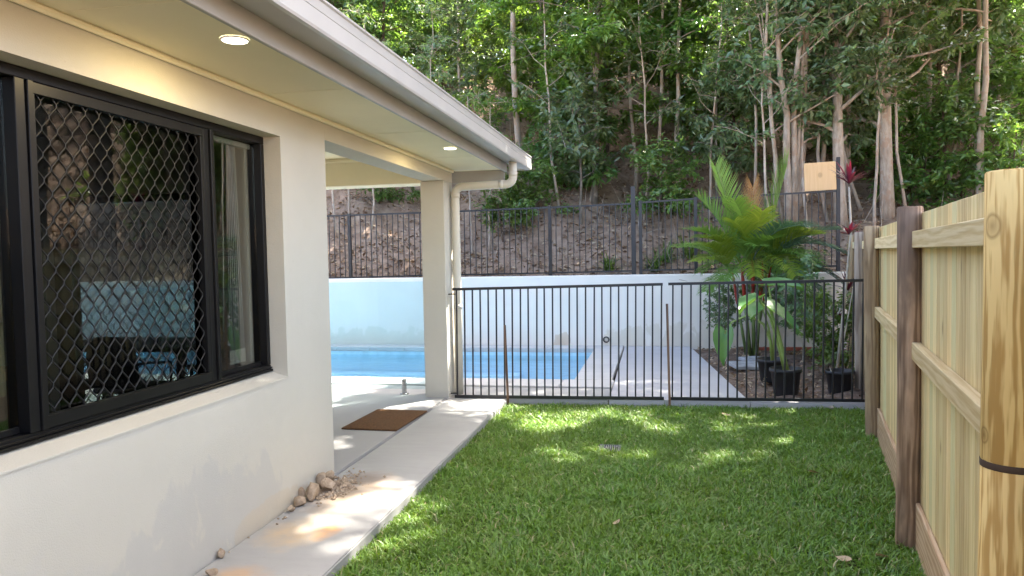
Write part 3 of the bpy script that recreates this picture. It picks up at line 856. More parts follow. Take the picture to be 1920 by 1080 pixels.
# frameless glass pool fence on spigots
for k, (x0, x1) in enumerate(((-4.25, -2.53), (-6.1, -4.30))):
    gp_ = empty('glass_fence_panel', ((x0 + x1) / 2, 7.80, 0.08), 0, ['clear glass pool fence panel beside the column', 'clear glass pool fence panel further along the patio'][k], 'glass panel', 'glass pool fence panels')
    L = x1 - x0
    MB().box(-L / 2, L / 2, -0.006, 0.006, 0.06, 1.255, 0.0).build('glass', PGLASS, gp_)
    for sx in (-L / 2 + 0.25, L / 2 - 0.26):
        sp = put('spigot', MB().box(-0.022, 0.022, -0.028, 0.028, 0.012, 0.165, 0.006).mesh('spigot', STEEL), gp_, (sx, 0, 0))
        put('base_plate', MB().lathe([(0.0, 0.003), (0.05, 0.003), (0.05, 0.011), (0.03, 0.014)], 24).mesh('base_plate', STEEL), sp)
        put('bolt', MB().tube([(0, -0.031, 0.12), (0, -0.027, 0.12)], 0.008, 10).mesh('bolt', STEEL), sp)
# outdoor dining set seen through the room
def chair(loc, rz, label):
    t = empty('wicker_chair', loc, rz, label, 'chair', 'dark wicker chairs on the patio')
    MB().box(-0.23, 0.23, -0.22, 0.22, 0.40, 0.45, 0.015).build('seat', WICKER, t)
    mb = MB(); n = 12; vs = []
    prof = [(-0.23, 0.46), (-0.235, 0.70), (-0.20, 0.83), (-0.10, 0.90), (0.10, 0.90), (0.20, 0.83), (0.235, 0.70), (0.23, 0.46)]
    for yy in (0.20, 0.235): vs += [(x, yy + (z - 0.46) * 0.12, z) for x, z in prof]
    m_ = len(prof)
    mb.add(vs, [tuple(range(m_)), tuple(range(2 * m_ - 1, m_ - 1, -1))] + [(i, m_ + i, m_ + (i + 1) % m_, (i + 1) % m_) for i in range(m_)])
    mb.build('backrest', WICKER, t)
    for sx in (-1, 1):
        for sy in (-1, 1):
            MB().tube([(sx * 0.19, sy * 0.18, 0.40), (sx * 0.215, sy * 0.21, 0.0)], 0.012, 8).build('leg', BLACK, t)
        MB().tube([(sx * 0.235, -0.2, 0.43), (sx * 0.245, -0.19, 0.62), (sx * 0.245, 0.1, 0.66), (sx * 0.235, 0.24, 0.66)], 0.013, 8).build('armrest', WICKER, t)
    return t
zf = 0.082
chair((-4.55, 5.7, zf), PI, 'dark wicker chair nearest the sliding door, its back to the room')
chair((-5.2, 5.7, zf), PI + 0.1, 'dark wicker chair left of the one nearest the door')
chair((-4.6, 7.05, zf), 0.1, 'dark wicker chair on the pool side of the patio table')
tbl = empty('patio_table', (-5.0, 6.4, zf), 0, 'dark patio dining table seen through the room', 'table')
MB().box(-0.8, 0.8, -0.45, 0.45, 0.70, 0.74, 0.006).build('tabletop', WICKER, tbl)
for sx in (-1, 1):
    for sy in (-1, 1): MB().box(sx * 0.7 - 0.03, sx * 0.7 + 0.03, sy * 0.38 - 0.03, sy * 0.38 + 0.03, 0, 0.699, 0.004).build('leg', WICKER, tbl)
bn = empty('bench', (-4.0, 6.0, zf), 0.1, 'low bench with pale cushion seen through the room', 'bench')
MB().box(-0.3, 0.3, -0.6, 0.6, 0.34, 0.44, 0.02).build('cushion', CUSH, bn)
MB().box(-0.29, 0.29, -0.59, 0.59, 0.28, 0.339, 0.004).build('bench_frame', BLACK, bn)
for sx in (-1, 1):
    for sy in (-1, 1): MB().box(sx * 0.26 - 0.02, sx * 0.26 + 0.02, sy * 0.55 - 0.02, sy * 0.55 + 0.02, 0, 0.279).build('leg', BLACK, bn)
# inside the room: a timber side table, the gathered blind
sdt = empty('side_table', (-2.92, 2.58, 0.09), 0.15, 'brown timber side table behind the left window pane', 'table')
MB().box(-0.22, 0.22, -0.2, 0.2, 1.02, 1.06, 0.004).build('tabletop', TIMB, sdt)
for sx in (-1, 1):
    for sy in (-1, 1): MB().box(sx * 0.17 - 0.035, sx * 0.17 + 0.035, sy * 0.16 - 0.035, sy * 0.16 + 0.035, 0, 1.019, 0.004).build('leg', TIMB, sdt)
bl = empty('vertical_blind', (-2.43, 3.93, 2.30), 0, 'gathered dark vertical blind strips behind the right pane', 'blind')
MB().box(-0.02, 0.02, -0.26, 0.18, -0.03, 0.0, 0.003).build('head_rail', WHITEP, bl)
for i in range(13):
    f = (i - 6) / 6
    mb = MB()
    mb.tube([(0, f * 0.045, -0.03), (0.004 * (i % 2), f * 0.058, -0.6), (0, f * 0.075, -1.22)], [0.0022, 0.0028, 0.0032], 5)
    sl_ = mb.build('blind_strip', simple('blind_fabric', (0.50, 0.52, 0.54), 0.6) if i == 0 else MATS['blind_fabric'], bl)
    MB().box(-0.003, 0.003, f * 0.075 - 0.0045, f * 0.075 + 0.0045, -1.30, -1.22).build('weight', WHITEP, sl_)
MB().tube([(0.01, -0.10, -0.03), (0.012, -0.125, -0.6), (0.01, -0.15, -1.1)], 0.004, 6).build('control_wand', WHITEP, bl)

# ---- drain grate in the lawn
dg = empty('drain_grate', (-0.40, 6.03, 0.008), 0.02, 'small grey slotted drain grate sunk in the lawn', 'drain grate')
MB().box(-0.10, 0.10, -0.10, 0.10, -0.06, -0.052).build('pit', RUBBER, dg)
fm = MB()
fm.box(-0.11, -0.098, -0.11, 0.11, -0.06, 0.012); fm.box(0.098, 0.11, -0.11, 0.11, -0.06, 0.012); fm.box(-0.0975, 0.0975, -0.11, -0.098, -0.06, 0.012); fm.box(-0.0975, 0.0975, 0.098, 0.11, -0.06, 0.012)
GREYP = simple('grey_plastic', (0.22, 0.22, 0.21), 0.5)
fm.build('grate_frame', GREYP, dg)
dg.scale = (0.8, 0.8, 0.8)
for i in range(9): MB().box(-0.088 + i * 0.022 - 0.005, -0.088 + i * 0.022 + 0.005, -0.0975, 0.0975, -0.012, 0.010).build('slat', GREYP, dg)

# ---- rocks on the path
def rock(name, loc, size, seed, m=ROCK, rz=0):
    r = random.Random(seed)
    bm = bmesh.new()
    bmesh.ops.create_icosphere(bm, subdivisions=3, radius=1)
    planes = []
    for _ in range(15):
        n_ = Vector((r.gauss(0, 1), r.gauss(0, 1), r.gauss(0, 1))).normalized(); planes.append((n_, r.uniform(0.55, 0.86)))
    for v in bm.verts:
        for n_, d in planes:
            k = v.co.dot(n_) - d
            if k > 0: v.co -= n_ * k
        v.co *= 1 + 0.03 * math.sin(9 * v.co.x + seed) * math.sin(8 * v.co.y)
    zmin = min(v.co.z for v in bm.verts)
    for v in bm.verts:
        v.co = Vector((v.co.x * size[0], v.co.y * size[1], (v.co.z - zmin) * size[2] - 0.002))
    me = bpy.data.meshes.new(name); bm.to_mesh(me); bm.free(); me.materials.append(m)
    return put(name, me, None, loc, (0, 0, rz))
RK = [((-2.165, 4.30), (0.055, 0.10, 0.065), 0.1, 'long tan slab of rock leaning by the house wall, biggest in the pile'),
      ((-2.13, 4.44), (0.065, 0.055, 0.05), 0.5, 'rounded tan rock just beyond the biggest rock'),
      ((-2.185, 4.16), (0.045, 0.045, 0.038), 1.1, 'medium tan rock on the near side of the biggest rock'),
      ((-2.19, 4.055), (0.032, 0.03, 0.027), 2.0, 'small reddish rock at the near end of the rock pile'),
      ((-2.20, 4.60), (0.06, 0.05, 0.055), 2.6, 'broken tan rock at the wall corner end of the pile'),
      ((-2.20, 4.50), (0.04, 0.035, 0.06), 3.3, 'tan rock wedged between wall and rounded rock'),
      ((-2.215, 3.37), (0.024, 0.028, 0.03), 0.3, 'lone brown stone against the foot of the house wall'),
      ((-2.14, 3.17), (0.032, 0.028, 0.022), 0.9, 'brown stone on the path at the bottom edge of the photo'),
      ((-2.22, 4.25), (0.02, 0.03, 0.05), 1.5, 'thin upright stone behind the biggest rock'),
      ((-2.10, 4.36), (0.022, 0.02, 0.016), 1.9, 'small pale stone in front of the biggest rock'),
      ((-2.06, 4.53), (0.026, 0.022, 0.018), 2.2, 'flat pale stone on the lawn side of the pile'),
      ((-2.13, 4.56), (0.03, 0.026, 0.028), 2.8, 'chunky stone amid the rubble by the corner')]
for i, (p, sz, rz, lb) in enumerate(RK):
    tag(rock('rock', (p[0], p[1], 0.08), sz, i + 11, ROCK, rz), lb, 'rock', 'rocks on the path by the house wall')
pebs = MB()
rp = random.Random(5)
base = []
for i in range(620):
    t_ = rp.random()
    if t_ < 0.97: x = rp.gauss(-2.11, 0.06); y = rp.gauss(4.52, 0.13)
    else: x = -2.23 + abs(rp.gauss(0, 0.05)); y = rp.uniform(3.0, 4.75)
    if x < -2.225: continue
    s_ = abs(rp.gauss(0.006, 0.004)) + 0.0025
    c = Vector((x, y, 0.08 + s_ * 0.5))
    vs = [c + Vector((s_ * rp.uniform(.7, 1.3), 0, 0)), c + Vector((0, s_ * rp.uniform(.7, 1.3), 0)), c - Vector((s_ * rp.uniform(.7, 1.3), 0, 0)), c - Vector((0, s_ * rp.uniform(.7, 1.3), 0)), c + Vector((0, 0, s_ * .8)), c - Vector((0, 0, s_ * .5))]
    pebs.add(vs, [(0, 1, 4), (1, 2, 4), (2, 3, 4), (3, 0, 4), (1, 0, 5), (2, 1, 5), (3, 2, 5), (0, 3, 5)])
tag(pebs.build('gravel', ROCK), 'loose tan rubble and grit around the rock pile', 'gravel', kind='stuff')
tag(rock('pebble', (1.66, 7.70, 0.02), (0.035, 0.03, 0.025), 40, CANE), 'pale pebble on the lawn edge below the pool fence', 'pebble')
# fallen leaves on the lawn
def leaf_thing(x, y, s_, rz, lb, k):
    mb = MB(); r = random.Random(k)
    n = 7; L = []; 
    for i in range(n):
        t_ = i / (n - 1); wv = s_ * 0.32 * math.sin(PI * t_ ** 0.8) + 0.001; z = 0.35 * s_ * (t_ - 0.5) ** 2 + 0.0
        L.append([(t_ * s_ - s_ / 2, -wv, z + 0.2 * wv), (t_ * s_ - s_ / 2, 0, z), (t_ * s_ - s_ / 2, wv, z + 0.25 * wv)])
    vs = [p for row in L for p in row]
    mb.add(vs, [(i * 3 + j, (i + 1) * 3 + j, (i + 1) * 3 + j + 1, i * 3 + j + 1) for i in range(n - 1) for j in (0, 1)], True)
    o = mb.build('fallen_leaf', LITTER); o.location = (x, y, 0.045); o.rotation_euler = (r.uniform(-.4, .4), r.uniform(-.4, .4), rz)
    tag(o, lb, 'leaf', 'dry leaves on the lawn')
leaf_thing(1.05, 5.42, 0.10, 0.4, 'red-brown dry leaf on the lawn nearest the dark post', 1)
leaf_thing(1.09, 3.96, 0.09, 1.9, 'curled pale dry leaf by the foot of the dark post', 2)
leaf_thing(0.90, 3.90, 0.08, 2.6, 'dry leaf on the worn patch of lawn', 3)
leaf_thing(-0.25, 4.25, 0.06, 0.9, 'small pale dry leaf in the middle of the lawn', 4)
leaf_thing(0.62, 7.25, 0.09, 0.2, 'dry leaf lying on the lawn near the taller stake', 5)

# ================================================================== PLANTS
def strip(mb, pts, widths, side, fold=0.0, smooth=True):
    """a leaf blade following pts; side = unit vector across"""
    vs = []
    for p, w_ in zip(pts, widths):
        p = Vector(p); up = Vector((0, 0, 1)) * (w_ * fold)
        vs += [p - side * w_ + up, p, p + side * w_ + up]
    n = len(pts)
    mb.add(vs, [(i * 3 + j, i * 3 + j + 1, (i + 1) * 3 + j + 1, (i + 1) * 3 + j) for i in range(n - 1) for j in (0, 1)], smooth)

def frond(base, tip_dir, L, arch, nl, ll, m, parent, sm, name='frond', spread=0.9, droop=0.35, bare=0.25, seed=0, leafw=0.011):
    r = random.Random(seed)
    d = Vector(tip_dir).normalized()
    hor = Vector((d.x, d.y, 0)); hor = hor.normalized() if hor.length > 1e-3 else Vector((1, 0, 0))
    pts = []
    N = 14
    p = Vector(base); dirv = d.copy()
    for i in range(N + 1):
        pts.append(p.copy())
        p = p + dirv * (L / N)
        dirv = (dirv + (hor * 0.35 - Vector((0, 0, 1))) * (arch / N)).normalized()
    mb = MB()
    mb.tube(pts, [0.011 * (1 - 0.8 * i / N) + 0.0015 for i in range(N + 1)], 6)
    rach = mb.build('rachis', sm, parent) if False else None
    for i in range(nl):
        t_ = bare + (1 - bare) * i / (nl - 1)
        k = min(int(t_ * N), N - 1); f = t_ * N - k
        q = pts[k].lerp(pts[k + 1], f)
        tg = (pts[k + 1] - pts[k]).normalized()
        sd_ = tg.cross(Vector((0, 0, 1)))
        sd_ = sd_.normalized() if sd_.length > 0.05 else Vector((-hor.y, hor.x, 0))
        upv = sd_.cross(tg).normalized()
        lf = ll * (0.55 + 0.45 * math.sin(PI * min(1, 0.18 + t_ * 0.82))) * r.uniform(0.88, 1.08)
        for sg in (-1, 1):
            ld_ = (tg * (1.05 - 0.25 * (1 - t_)) * (1.0 - spread * 0.45) + sd_ * sg * spread + upv * 0.35 * r.uniform(0.6, 1.2)).normalized()
            lp = []; c = q.copy(); dv = ld_.copy()
            for s_ in range(5):
                lp.append(c.copy()); c = c + dv * (lf / 4); dv = (dv - Vector((0, 0, 1)) * droop * 0.28 * r.uniform(0.6, 1.5)).normalized()
            sv = ld_.cross(upv); sv = sv.normalized() if sv.length > 0.05 else tg
            strip(mb, lp, [leafw * 0.6, leafw, leafw * 0.95, leafw * 0.6, 0.0008], sv, 0.35)
    return mb.build(name, m, parent)

# ---- lipstick palm clump
PB = Vector((1.31, 11.25, 0.07))
palm = empty('lipstick_palm', PB, 0, 'clumping palm with bright red stems and feathery green fronds', 'palm')
stems = [((0.0, 0.0), (-0.16, -0.12, 1.42), 0.036), ((0.07, 0.03), (0.03, -0.16, 1.50), 0.038), ((0.10, -0.06), (0.22, -0.1, 1.45), 0.034), ((-0.06, 0.05), (-0.30, 0.05, 1.28), 0.030), ((0.05, 0.10), (0.38, 0.05, 1.35), 0.030)]
tops = []
for i, (b, t_, r) in enumerate(stems):
    b3 = Vector((b[0], b[1], 0)); t3 = Vector(t_)
    mid = b3.lerp(t3, 0.62)
    MB().tube([b3, b3.lerp(t3, 0.35), mid], [r, r * 0.85, r * 0.8], 10).build('stem', GREENST, palm)
    MB().tube([mid, b3.lerp(t3, 0.8), t3], [r * 0.95, r * 0.9, r * 0.45], 10).build('crownshaft', REDST, palm)
    tops.append(t3)
FR = [  # top, direction, length, arch, leaflets, leaflet length, material, spread, droop
    (0, (-0.42, -0.1, 1.0), 1.20, 0.6, 34, 0.46, PALMG, 0.8, 0.25),
    (0, (-0.22, -0.15, 1.0), 1.45, 0.35, 36, 0.44, PALMG, 0.65, 0.1),
    (0, (-0.6, -0.4, 0.95), 0.95, 1.0, 32, 0.40, PALMY, 0.9, 0.6),
    (3, (-0.6, -0.5, 0.85), 0.85, 1.2, 30, 0.38, PALMY, 0.9, 0.7),
    (1, (-0.02, -0.2, 1.0), 1.0, 0.1, 17, 0.40, PALMO, 0.42, 0.05),
    (1, (-0.3, -0.6, 1.0), 1.0, 0.9, 30, 0.40, PALMY, 0.7, 0.5),
    (1, (0.45, -0.5, 0.9), 1.25, 1.2, 32, 0.42, PALMB, 0.85, 0.5),
    (2, (0.22, -0.15, 1.0), 1.40, 0.15, 24, 0.50, PALMG, 0.20, 0.0),
    (2, (0.8, -0.35, 0.75), 1.35, 1.3, 34, 0.42, PALMB, 0.9, 0.6),
    (4, (1.0, -0.3, 0.45), 1.25, 1.4, 32, 0.42, PALMB, 0.9, 0.7),
    (2, (0.3, -0.8, 0.4), 1.05, 1.3, 28, 0.38, PALMY, 0.85, 0.6),
    (4, (0.5, 0.3, 0.8), 1.1, 1.0, 28, 0.40, PALMG, 0.85, 0.5),
    (3, (-0.6, 0.4, 0.8), 1.2, 1.0, 30, 0.40, PALMG, 0.85, 0.5),
    (0, (-0.7, 0.5, 0.4), 0.8, 1.2, 26, 0.36, PALMG, 0.9, 0.8),
    (1, (0.2, 0.8, 0.4), 0.8, 1.2, 24, 0.34, PALMG, 0.9, 0.8),
    (0, (-0.6, -0.3, 0.9), 1.05, 0.9, 32, 0.44, PALMG, 0.8, 0.4),
    (3, (-0.45, -0.6, 0.95), 0.95, 0.9, 30, 0.40, PALMY, 0.7, 0.5),
    (3, (-0.55, 0.0, 0.9), 0.85, 1.0, 28, 0.38, PALMG, 0.9, 0.8),
    (1, (0.05, -0.5, 1.0), 0.95, 0.8, 28, 0.40, PALMY, 0.8, 0.5),
    (2, (0.5, -0.6, 0.5), 1.1, 1.2, 30, 0.40, PALMG, 0.85, 0.6),
    (4, (0.9, -0.5, 0.1), 0.95, 1.2, 26, 0.36, PALMB, 0.9, 0.8),
    (4, (0.6, -0.2, 0.9), 1.3, 1.1, 32, 0.42, PALMB, 0.85, 0.5)]
palm.scale = (0.80, 0.85, 0.96)
rfp = random.Random(77)
FR += [(0, (-0.5, -0.9, 0.15), 0.75, 1.0, 26, 0.34, PALMG, 0.85, 0.8), (2, (0.5, -0.9, 0.1), 0.75, 1.0, 26, 0.34, PALMG, 0.85, 0.8), (1, (-0.05, -0.9, 0.05), 0.6, 1.0, 22, 0.30, PALMY, 0.85, 0.8), (3, (-0.7, -0.7, 0.1), 0.7, 1.0, 24, 0.32, PALMG, 0.85, 0.9)]
for i in range(9):
    k = i % 5; a_ = rfp.uniform(0, 2 * PI); e_ = rfp.uniform(0.8, 1.35)
    FR.append((k, (math.cos(a_) * math.cos(e_), math.sin(a_) * math.cos(e_) - 0.15, math.sin(e_)), rfp.uniform(0.75, 1.1), rfp.uniform(0.7, 1.2), 28, rfp.uniform(0.34, 0.44), rfp.choice((PALMG, PALMY, PALMY, PALMG)), 0.75, rfp.uniform(0.3, 0.6)))
for i, (k, d, L, a, nl, ll, m, sp, dr) in enumerate(FR):
    frond(tops[k] - Vector((0, 0, 0.05)), d, L * 1.08, a, int(nl * 1.25), ll * 1.12, m, palm, GREENST, 'frond', sp, dr, 0.22, i, 0.0075 if m is PALMO else 0.011)

# ---- pots and taro
def pot(loc, r, h, label):
    t = empty('plant_pot', loc, 0, label, 'plant pot', 'black plastic pots in the garden bed')
    MB().lathe([(0, 0.0), (r * 0.76, 0.0), (r * 0.80, 0.02), (r * 0.97, h * 0.86), (r * 1.05, h * 0.87), (r * 1.06, h), (r * 0.97, h), (r * 0.93, h * 0.80), (0, h * 0.80)], 32).build('pot_body', RUBBER, t)
    MB().lathe([(0, h * 0.85), (r * 0.5, h * 0.86), (r * 0.935, h * 0.82)], 24).build('potting_soil', BED, t)
    return t
pot((1.31, 8.17, 0.07), 0.155, 0.29, 'front black plastic pot holding the thick green stalk')
pot((1.31, 9.10, 0.06), 0.17, 0.27, 'black plastic pot partly hidden behind the front pot')
pot((1.88, 8.32, 0.06), 0.14, 0.26, 'dark pot in the shade by the timber fence')

def heart(mb, centre, axis_, side, L, W, cup=0.12):
    """big heart-shaped leaf: axis_ points to the tip"""
    a, s_ = Vector(axis_).normalized(), Vector(side).normalized()
    n_ = a.cross(s_).normalized()
    rows = [(-0.28, 0.30), (-0.15, 0.44), (0.0, 0.5), (0.2, 0.48), (0.42, 0.38), (0.64, 0.24), (0.84, 0.10), (1.0, 0.005)]
    vs = []
    for t_, w_ in rows:
        for j in (-1, -0.5, 0, 0.5, 1):
            notch = 0.20 * (1 - abs(j)) if t_ < 0 else 0
            vs.append(Vector(centre) + a * ((t_ + notch) * L - 0.10 * L * t_ * t_) + s_ * (w_ * W * j) + n_ * (abs(j) ** 1.5 * cup * W - 0.22 * L * t_ * t_ + 0.008 * math.sin(5 * t_ + 4 * j)))
    m_ = 5
    mb.add(vs, [(i * m_ + j, i * m_ + j + 1, (i + 1) * m_ + j + 1, (i + 1) * m_ + j) for i in range(len(rows) - 1) for j in range(m_ - 1)], True)

def taro(loc, leaves, label, name='taro_plant'):
    t = empty(name, loc, 0, label, 'plant')
    for pts, ax, sd_, L, W, r in leaves:
        MB().tube([Vector(p) for p in pts], [r * (1 - 0.6 * i / (len(pts) - 1)) for i in range(len(pts))], 8).build('stalk', TAROS, t)
        mb = MB(); heart(mb, pts[-1], ax, sd_, L, W); mb.build('leaf', TARO, t)
    return t
taro((1.31, 8.17, 0.31), [
    ([(0.02, 0, 0), (-0.02, 0, 0.18), (-0.08, 0.0, 0.45), (-0.14, 0.0, 0.62), (-0.16, 0, 0.70)], (0.8, -0.35, -0.55), (0.35, 0.8, 0.1), 0.44, 0.34, 0.026),
    ([(0, 0.02, 0), (-0.06, 0.02, 0.25), (-0.15, 0.02, 0.58), (-0.27, 0.0, 0.80)], (-0.6, -0.6, -0.2), (0.6, -0.6, 0.2), 0.40, 0.40, 0.02)],
    'taro plant with thick stalk and big green leaves growing in the front pot')
taro((1.31, 9.10, 0.29), [
    ([(0, 0, 0), (-0.02, 0, 0.25), (-0.10, -0.02, 0.45), (-0.28, -0.05, 0.56), (-0.46, -0.08, 0.48), (-0.55, -0.1, 0.34)], (-0.12, -0.1, -1.0), (0.8, -0.5, 0), 0.42, 0.26, 0.02),
    ([(0.02, 0, 0), (0.02, 0, 0.4), (-0.02, -0.02, 0.78), (-0.05, -0.05, 0.92)], (0.7, -0.5, 0.05), (0.5, 0.7, 0.2), 0.46, 0.36, 0.018),
    ([(0.02, 0, 0), (-0.04, 0, 0.4), (-0.12, -0.02, 0.66)], (-0.5, -0.7, -0.3), (0.7, -0.5, 0.1), 0.34, 0.30, 0.016)],
    'taro plant with a drooping leaf on an arched stalk in the rear pot')

# ---- cordylines (red ti plants) by the fence
def cordyline(base, cane, heads, label):
    t = empty('cordyline', base, 0, label, 'plant', 'red leaved cordylines by the timber fence')
    MB().tube([Vector(p) for p in cane], [0.017 * (1 - 0.45 * i / (len(cane) - 1)) for i in range(len(cane))], 8).build('cane', CANE, t)
    r = random.Random(int(base[0] * 100))
    for c, n, L in heads:
        mb = MB()
        for i in range(n):
            a = 2.4 * i; e = r.uniform(0.35, 1.4)
            d = Vector((math.cos(a) * math.cos(e), math.sin(a) * math.cos(e), math.sin(e)))
            l_ = L * r.uniform(0.7, 1.1); pts = []; p = Vector(c); dv = d.copy()
            for k in range(6):
                pts.append(p.copy()); p = p + dv * l_ / 5; dv = (dv - Vector((0, 0, 0.12))).normalized()
            sv = d.cross(Vector((0, 0, 1))); sv = sv.normalized() if sv.length > 0.05 else Vector((1, 0, 0))
            strip(mb, pts, [0.007, 0.014, 0.020, 0.018, 0.010, 0.001], sv, 0.3)
        mb.build('leaf_head', CORDY, t)
    return t
cb = Vector((1.93, 8.75, 0.07))
def rel(x, y, Y): return at(x, y, Y=Y) - cb
cordyline(cb, [(0, 0, 0), rel(1580, 600, 8.8), rel(1588, 520, 8.85), rel(1596, 430, 8.9), rel(1592, 350, 8.9)], [(rel(1592, 345, 8.9), 16, 0.30), (rel(1592, 440, 8.9), 11, 0.22)], 'tall red cordyline in front of the tall fence post')
cb = Vector((1.98, 9.6, 0.07))
cordyline(cb, [(0, 0, 0), rel(1560, 620, 9.6), rel(1590, 545, 9.6)], [(rel(1590, 545, 9.6), 12, 0.26), (rel(1570, 600, 9.6), 8, 0.2)], 'shorter red cordyline behind the pool fence end')

# ---- leaves / foliage arrays
def leaf_arrays(P, D, Nn, L, W, fold=0.18):
    """P base, D direction, Nn normal, arrays (n,3); returns V,T with 4 vertices and 2 triangles per leaf"""
    D = D / np.linalg.norm(D, axis=1, keepdims=True)
    Sd = np.cross(D, Nn); Sd /= np.maximum(np.linalg.norm(Sd, axis=1, keepdims=True), 1e-6)
    Nn = np.cross(Sd, D)
    L = L[:, None]; W = W[:, None]
    a = P; b = P + D * L * 0.45 + Sd * W * 0.5 + Nn * W * fold; c = P + D * L - Nn * L * 0.12; d = P + D * L * 0.45 - Sd * W * 0.5 + Nn * W * fold
    V = np.stack([a, b, c, d], 1).reshape(-1, 3)
    n = len(P); k = np.arange(n)[:, None] * 4
    T = np.concatenate([k + np.array([[0, 1, 2]]), k + np.array([[0, 2, 3]])], 1).reshape(-1, 3)
    return V, T

def unit(n, g):
    v = g.normal(size=(n, 3)); return v / np.linalg.norm(v, axis=1, keepdims=True)

def spray_leaves(g, twigs, per, size, droop=0.3, flat=0.6, wr=0.42):
    """twigs: list of (p0, p1) -> leaves set along the outer part of each twig"""
    p0 = np.array([t[0] for t in twigs], float); p1 = np.array([t[1] for t in twigs], float)
    n = len(twigs) * per
    k = np.repeat(np.arange(len(twigs)), per)
    t_ = g.uniform(0.15, 1.08, n)[:, None]
    P = p0[k] + (p1[k] - p0[k]) * t_ + g.normal(size=(n, 3)) * 0.035
    ax = p1[k] - p0[k]; ax /= np.maximum(np.linalg.norm(ax, axis=1, keepdims=True), 1e-6)
    D = ax * 0.5 + unit(n, g) * np.array([1, 1, 0.5]) * 0.9 + np.array([0, 0, -droop])
    out = P.copy(); out[:, 2] = 0; out /= np.maximum(np.linalg.norm(out, axis=1, keepdims=True), 0.3)
    Nn = unit(n, g) * 0.55 + out * 0.55 + np.array([0, 0, 1.0]) * flat
    L = size * g.uniform(0.55, 1.2, n); W = L * wr * g.uniform(0.8, 1.2, n)
    return leaf_arrays(P, D, Nn, L, W)

def grow(seed, H, r0, lean=(0, 0), crown0=0.4, nmain=9, blen=1.6, sub=5, twig=0.5, up=0.5, kink=0.06, stems=1, taper=0.65):
    """trunk + limbs tubes (MB) and list of twigs"""
    r = random.Random(seed)
    mb = MB(); tw = []
    for s_ in range(stems):
        ang = r.uniform(0, 2 * PI); off = 0 if stems == 1 else 0.16
        h = H * (1 if s_ == 0 else r.uniform(0.7, 0.98))
        lx = lean[0] + (0 if stems == 1 else math.cos(ang) * 0.13); ly = lean[1] + (0 if stems == 1 else math.sin(ang) * 0.13)
        N = 10; tr = []; wx = wy = 0
        for i in range(N + 1):
            t_ = i / N
            tr.append(Vector((math.cos(ang) * off * (stems > 1) + lx * h * t_ + wx, math.sin(ang) * off * (stems > 1) + ly * h * t_ + wy, -0.15 + (h + 0.15) * t_)))
            wx += r.gauss(0, kink) * h / 10 * 0.6; wy += r.gauss(0, kink) * h / 10 * 0.6
        rr0 = r0 * (1 if s_ == 0 else r.uniform(0.55, 0.9))
        mb.tube(tr, [rr0 * (1.15 if i == 0 else (1 - 0.75 * i / N)) for i in range(N + 1)], 9)
        nm = max(3, int(nmain / stems) + 1)
        for b in range(nm):
            t_ = crown0 + (1 - crown0) * (b + r.uniform(0, 0.8)) / nm
            k = min(int(t_ * N), N - 1); p = tr[k].lerp(tr[k + 1], t_ * N - k)
            a = b * 2.4 + r.uniform(-0.5, 0.5); L = blen * (1.15 - taper * t_) * r.uniform(0.7, 1.25)
            d = Vector((math.cos(a), math.sin(a), up * r.uniform(0.5, 1.4))).normalized()
            pts = [p.copy()]
            for i in range(5):
                p = p + d * L / 5; d = (d + Vector((r.gauss(0, .16), r.gauss(0, .16), r.gauss(-0.04, .12)))).normalized(); pts.append(p.copy())
            br = rr0 * (1 - 0.75 * t_) * 0.45
            mb.tube(pts, [max(0.005, br * (1 - 0.8 * i / 5)) for i in range(6)], 6, False)
            tw.append((pts[3], pts[5]))
            for q_ in range(sub):
                f = r.uniform(0.25, 1.0) * 5; k2 = min(int(f), 4); p2 = pts[k2].lerp(pts[k2 + 1], f - k2)
                d2 = Vector((r.gauss(0, 1), r.gauss(0, 1), r.gauss(0.15, 0.5))).normalized()
                e = p2 + d2 * twig * r.uniform(0.6, 1.4)
                m2 = p2.lerp(e, 0.5) + Vector((0, 0, 0.04))
                mb.tube([p2, m2, e], [0.007, 0.0045, 0.002], 4, False)
                tw.append((p2, e))
                if r.random() < 0.7:
                    e2 = m2 + Vector((r.gauss(0, 1), r.gauss(0, 1), r.gauss(0, 0.5))).normalized() * twig * 0.6
                    mb.tube([m2, e2], [0.004, 0.002], 4, False); tw.append((m2, e2))
    return mb, tw

PROTO = {}
def proto(key, bark, leaf, per, size, droop, flat, wr=0.42, **kw):
    mb, tw = grow(**kw)
    g = np.random.default_rng(kw['seed'])
    V, T = spray_leaves(g, tw, per, size, droop, flat, wr)
    PROTO[key] = (mb.mesh('trunk', bark), tri_mesh('crown', V, T, leaf))
def tree(key, x, y, rz, sc, label, cat='tree', group=None, name='forest_tree', z=None, tilt=(0, 0), bark=None, parts=('trunk', 'crown')):
    zz = float(hz(x, y)) if z is None else z
    t = empty(name, (x, y, zz), 0, label, cat, group)
    t.rotation_euler = (tilt[0], tilt[1], rz); t.scale = (sc, sc, sc)
    for nm, me in zip(parts, PROTO[key]): put(nm, me, t)
    return t

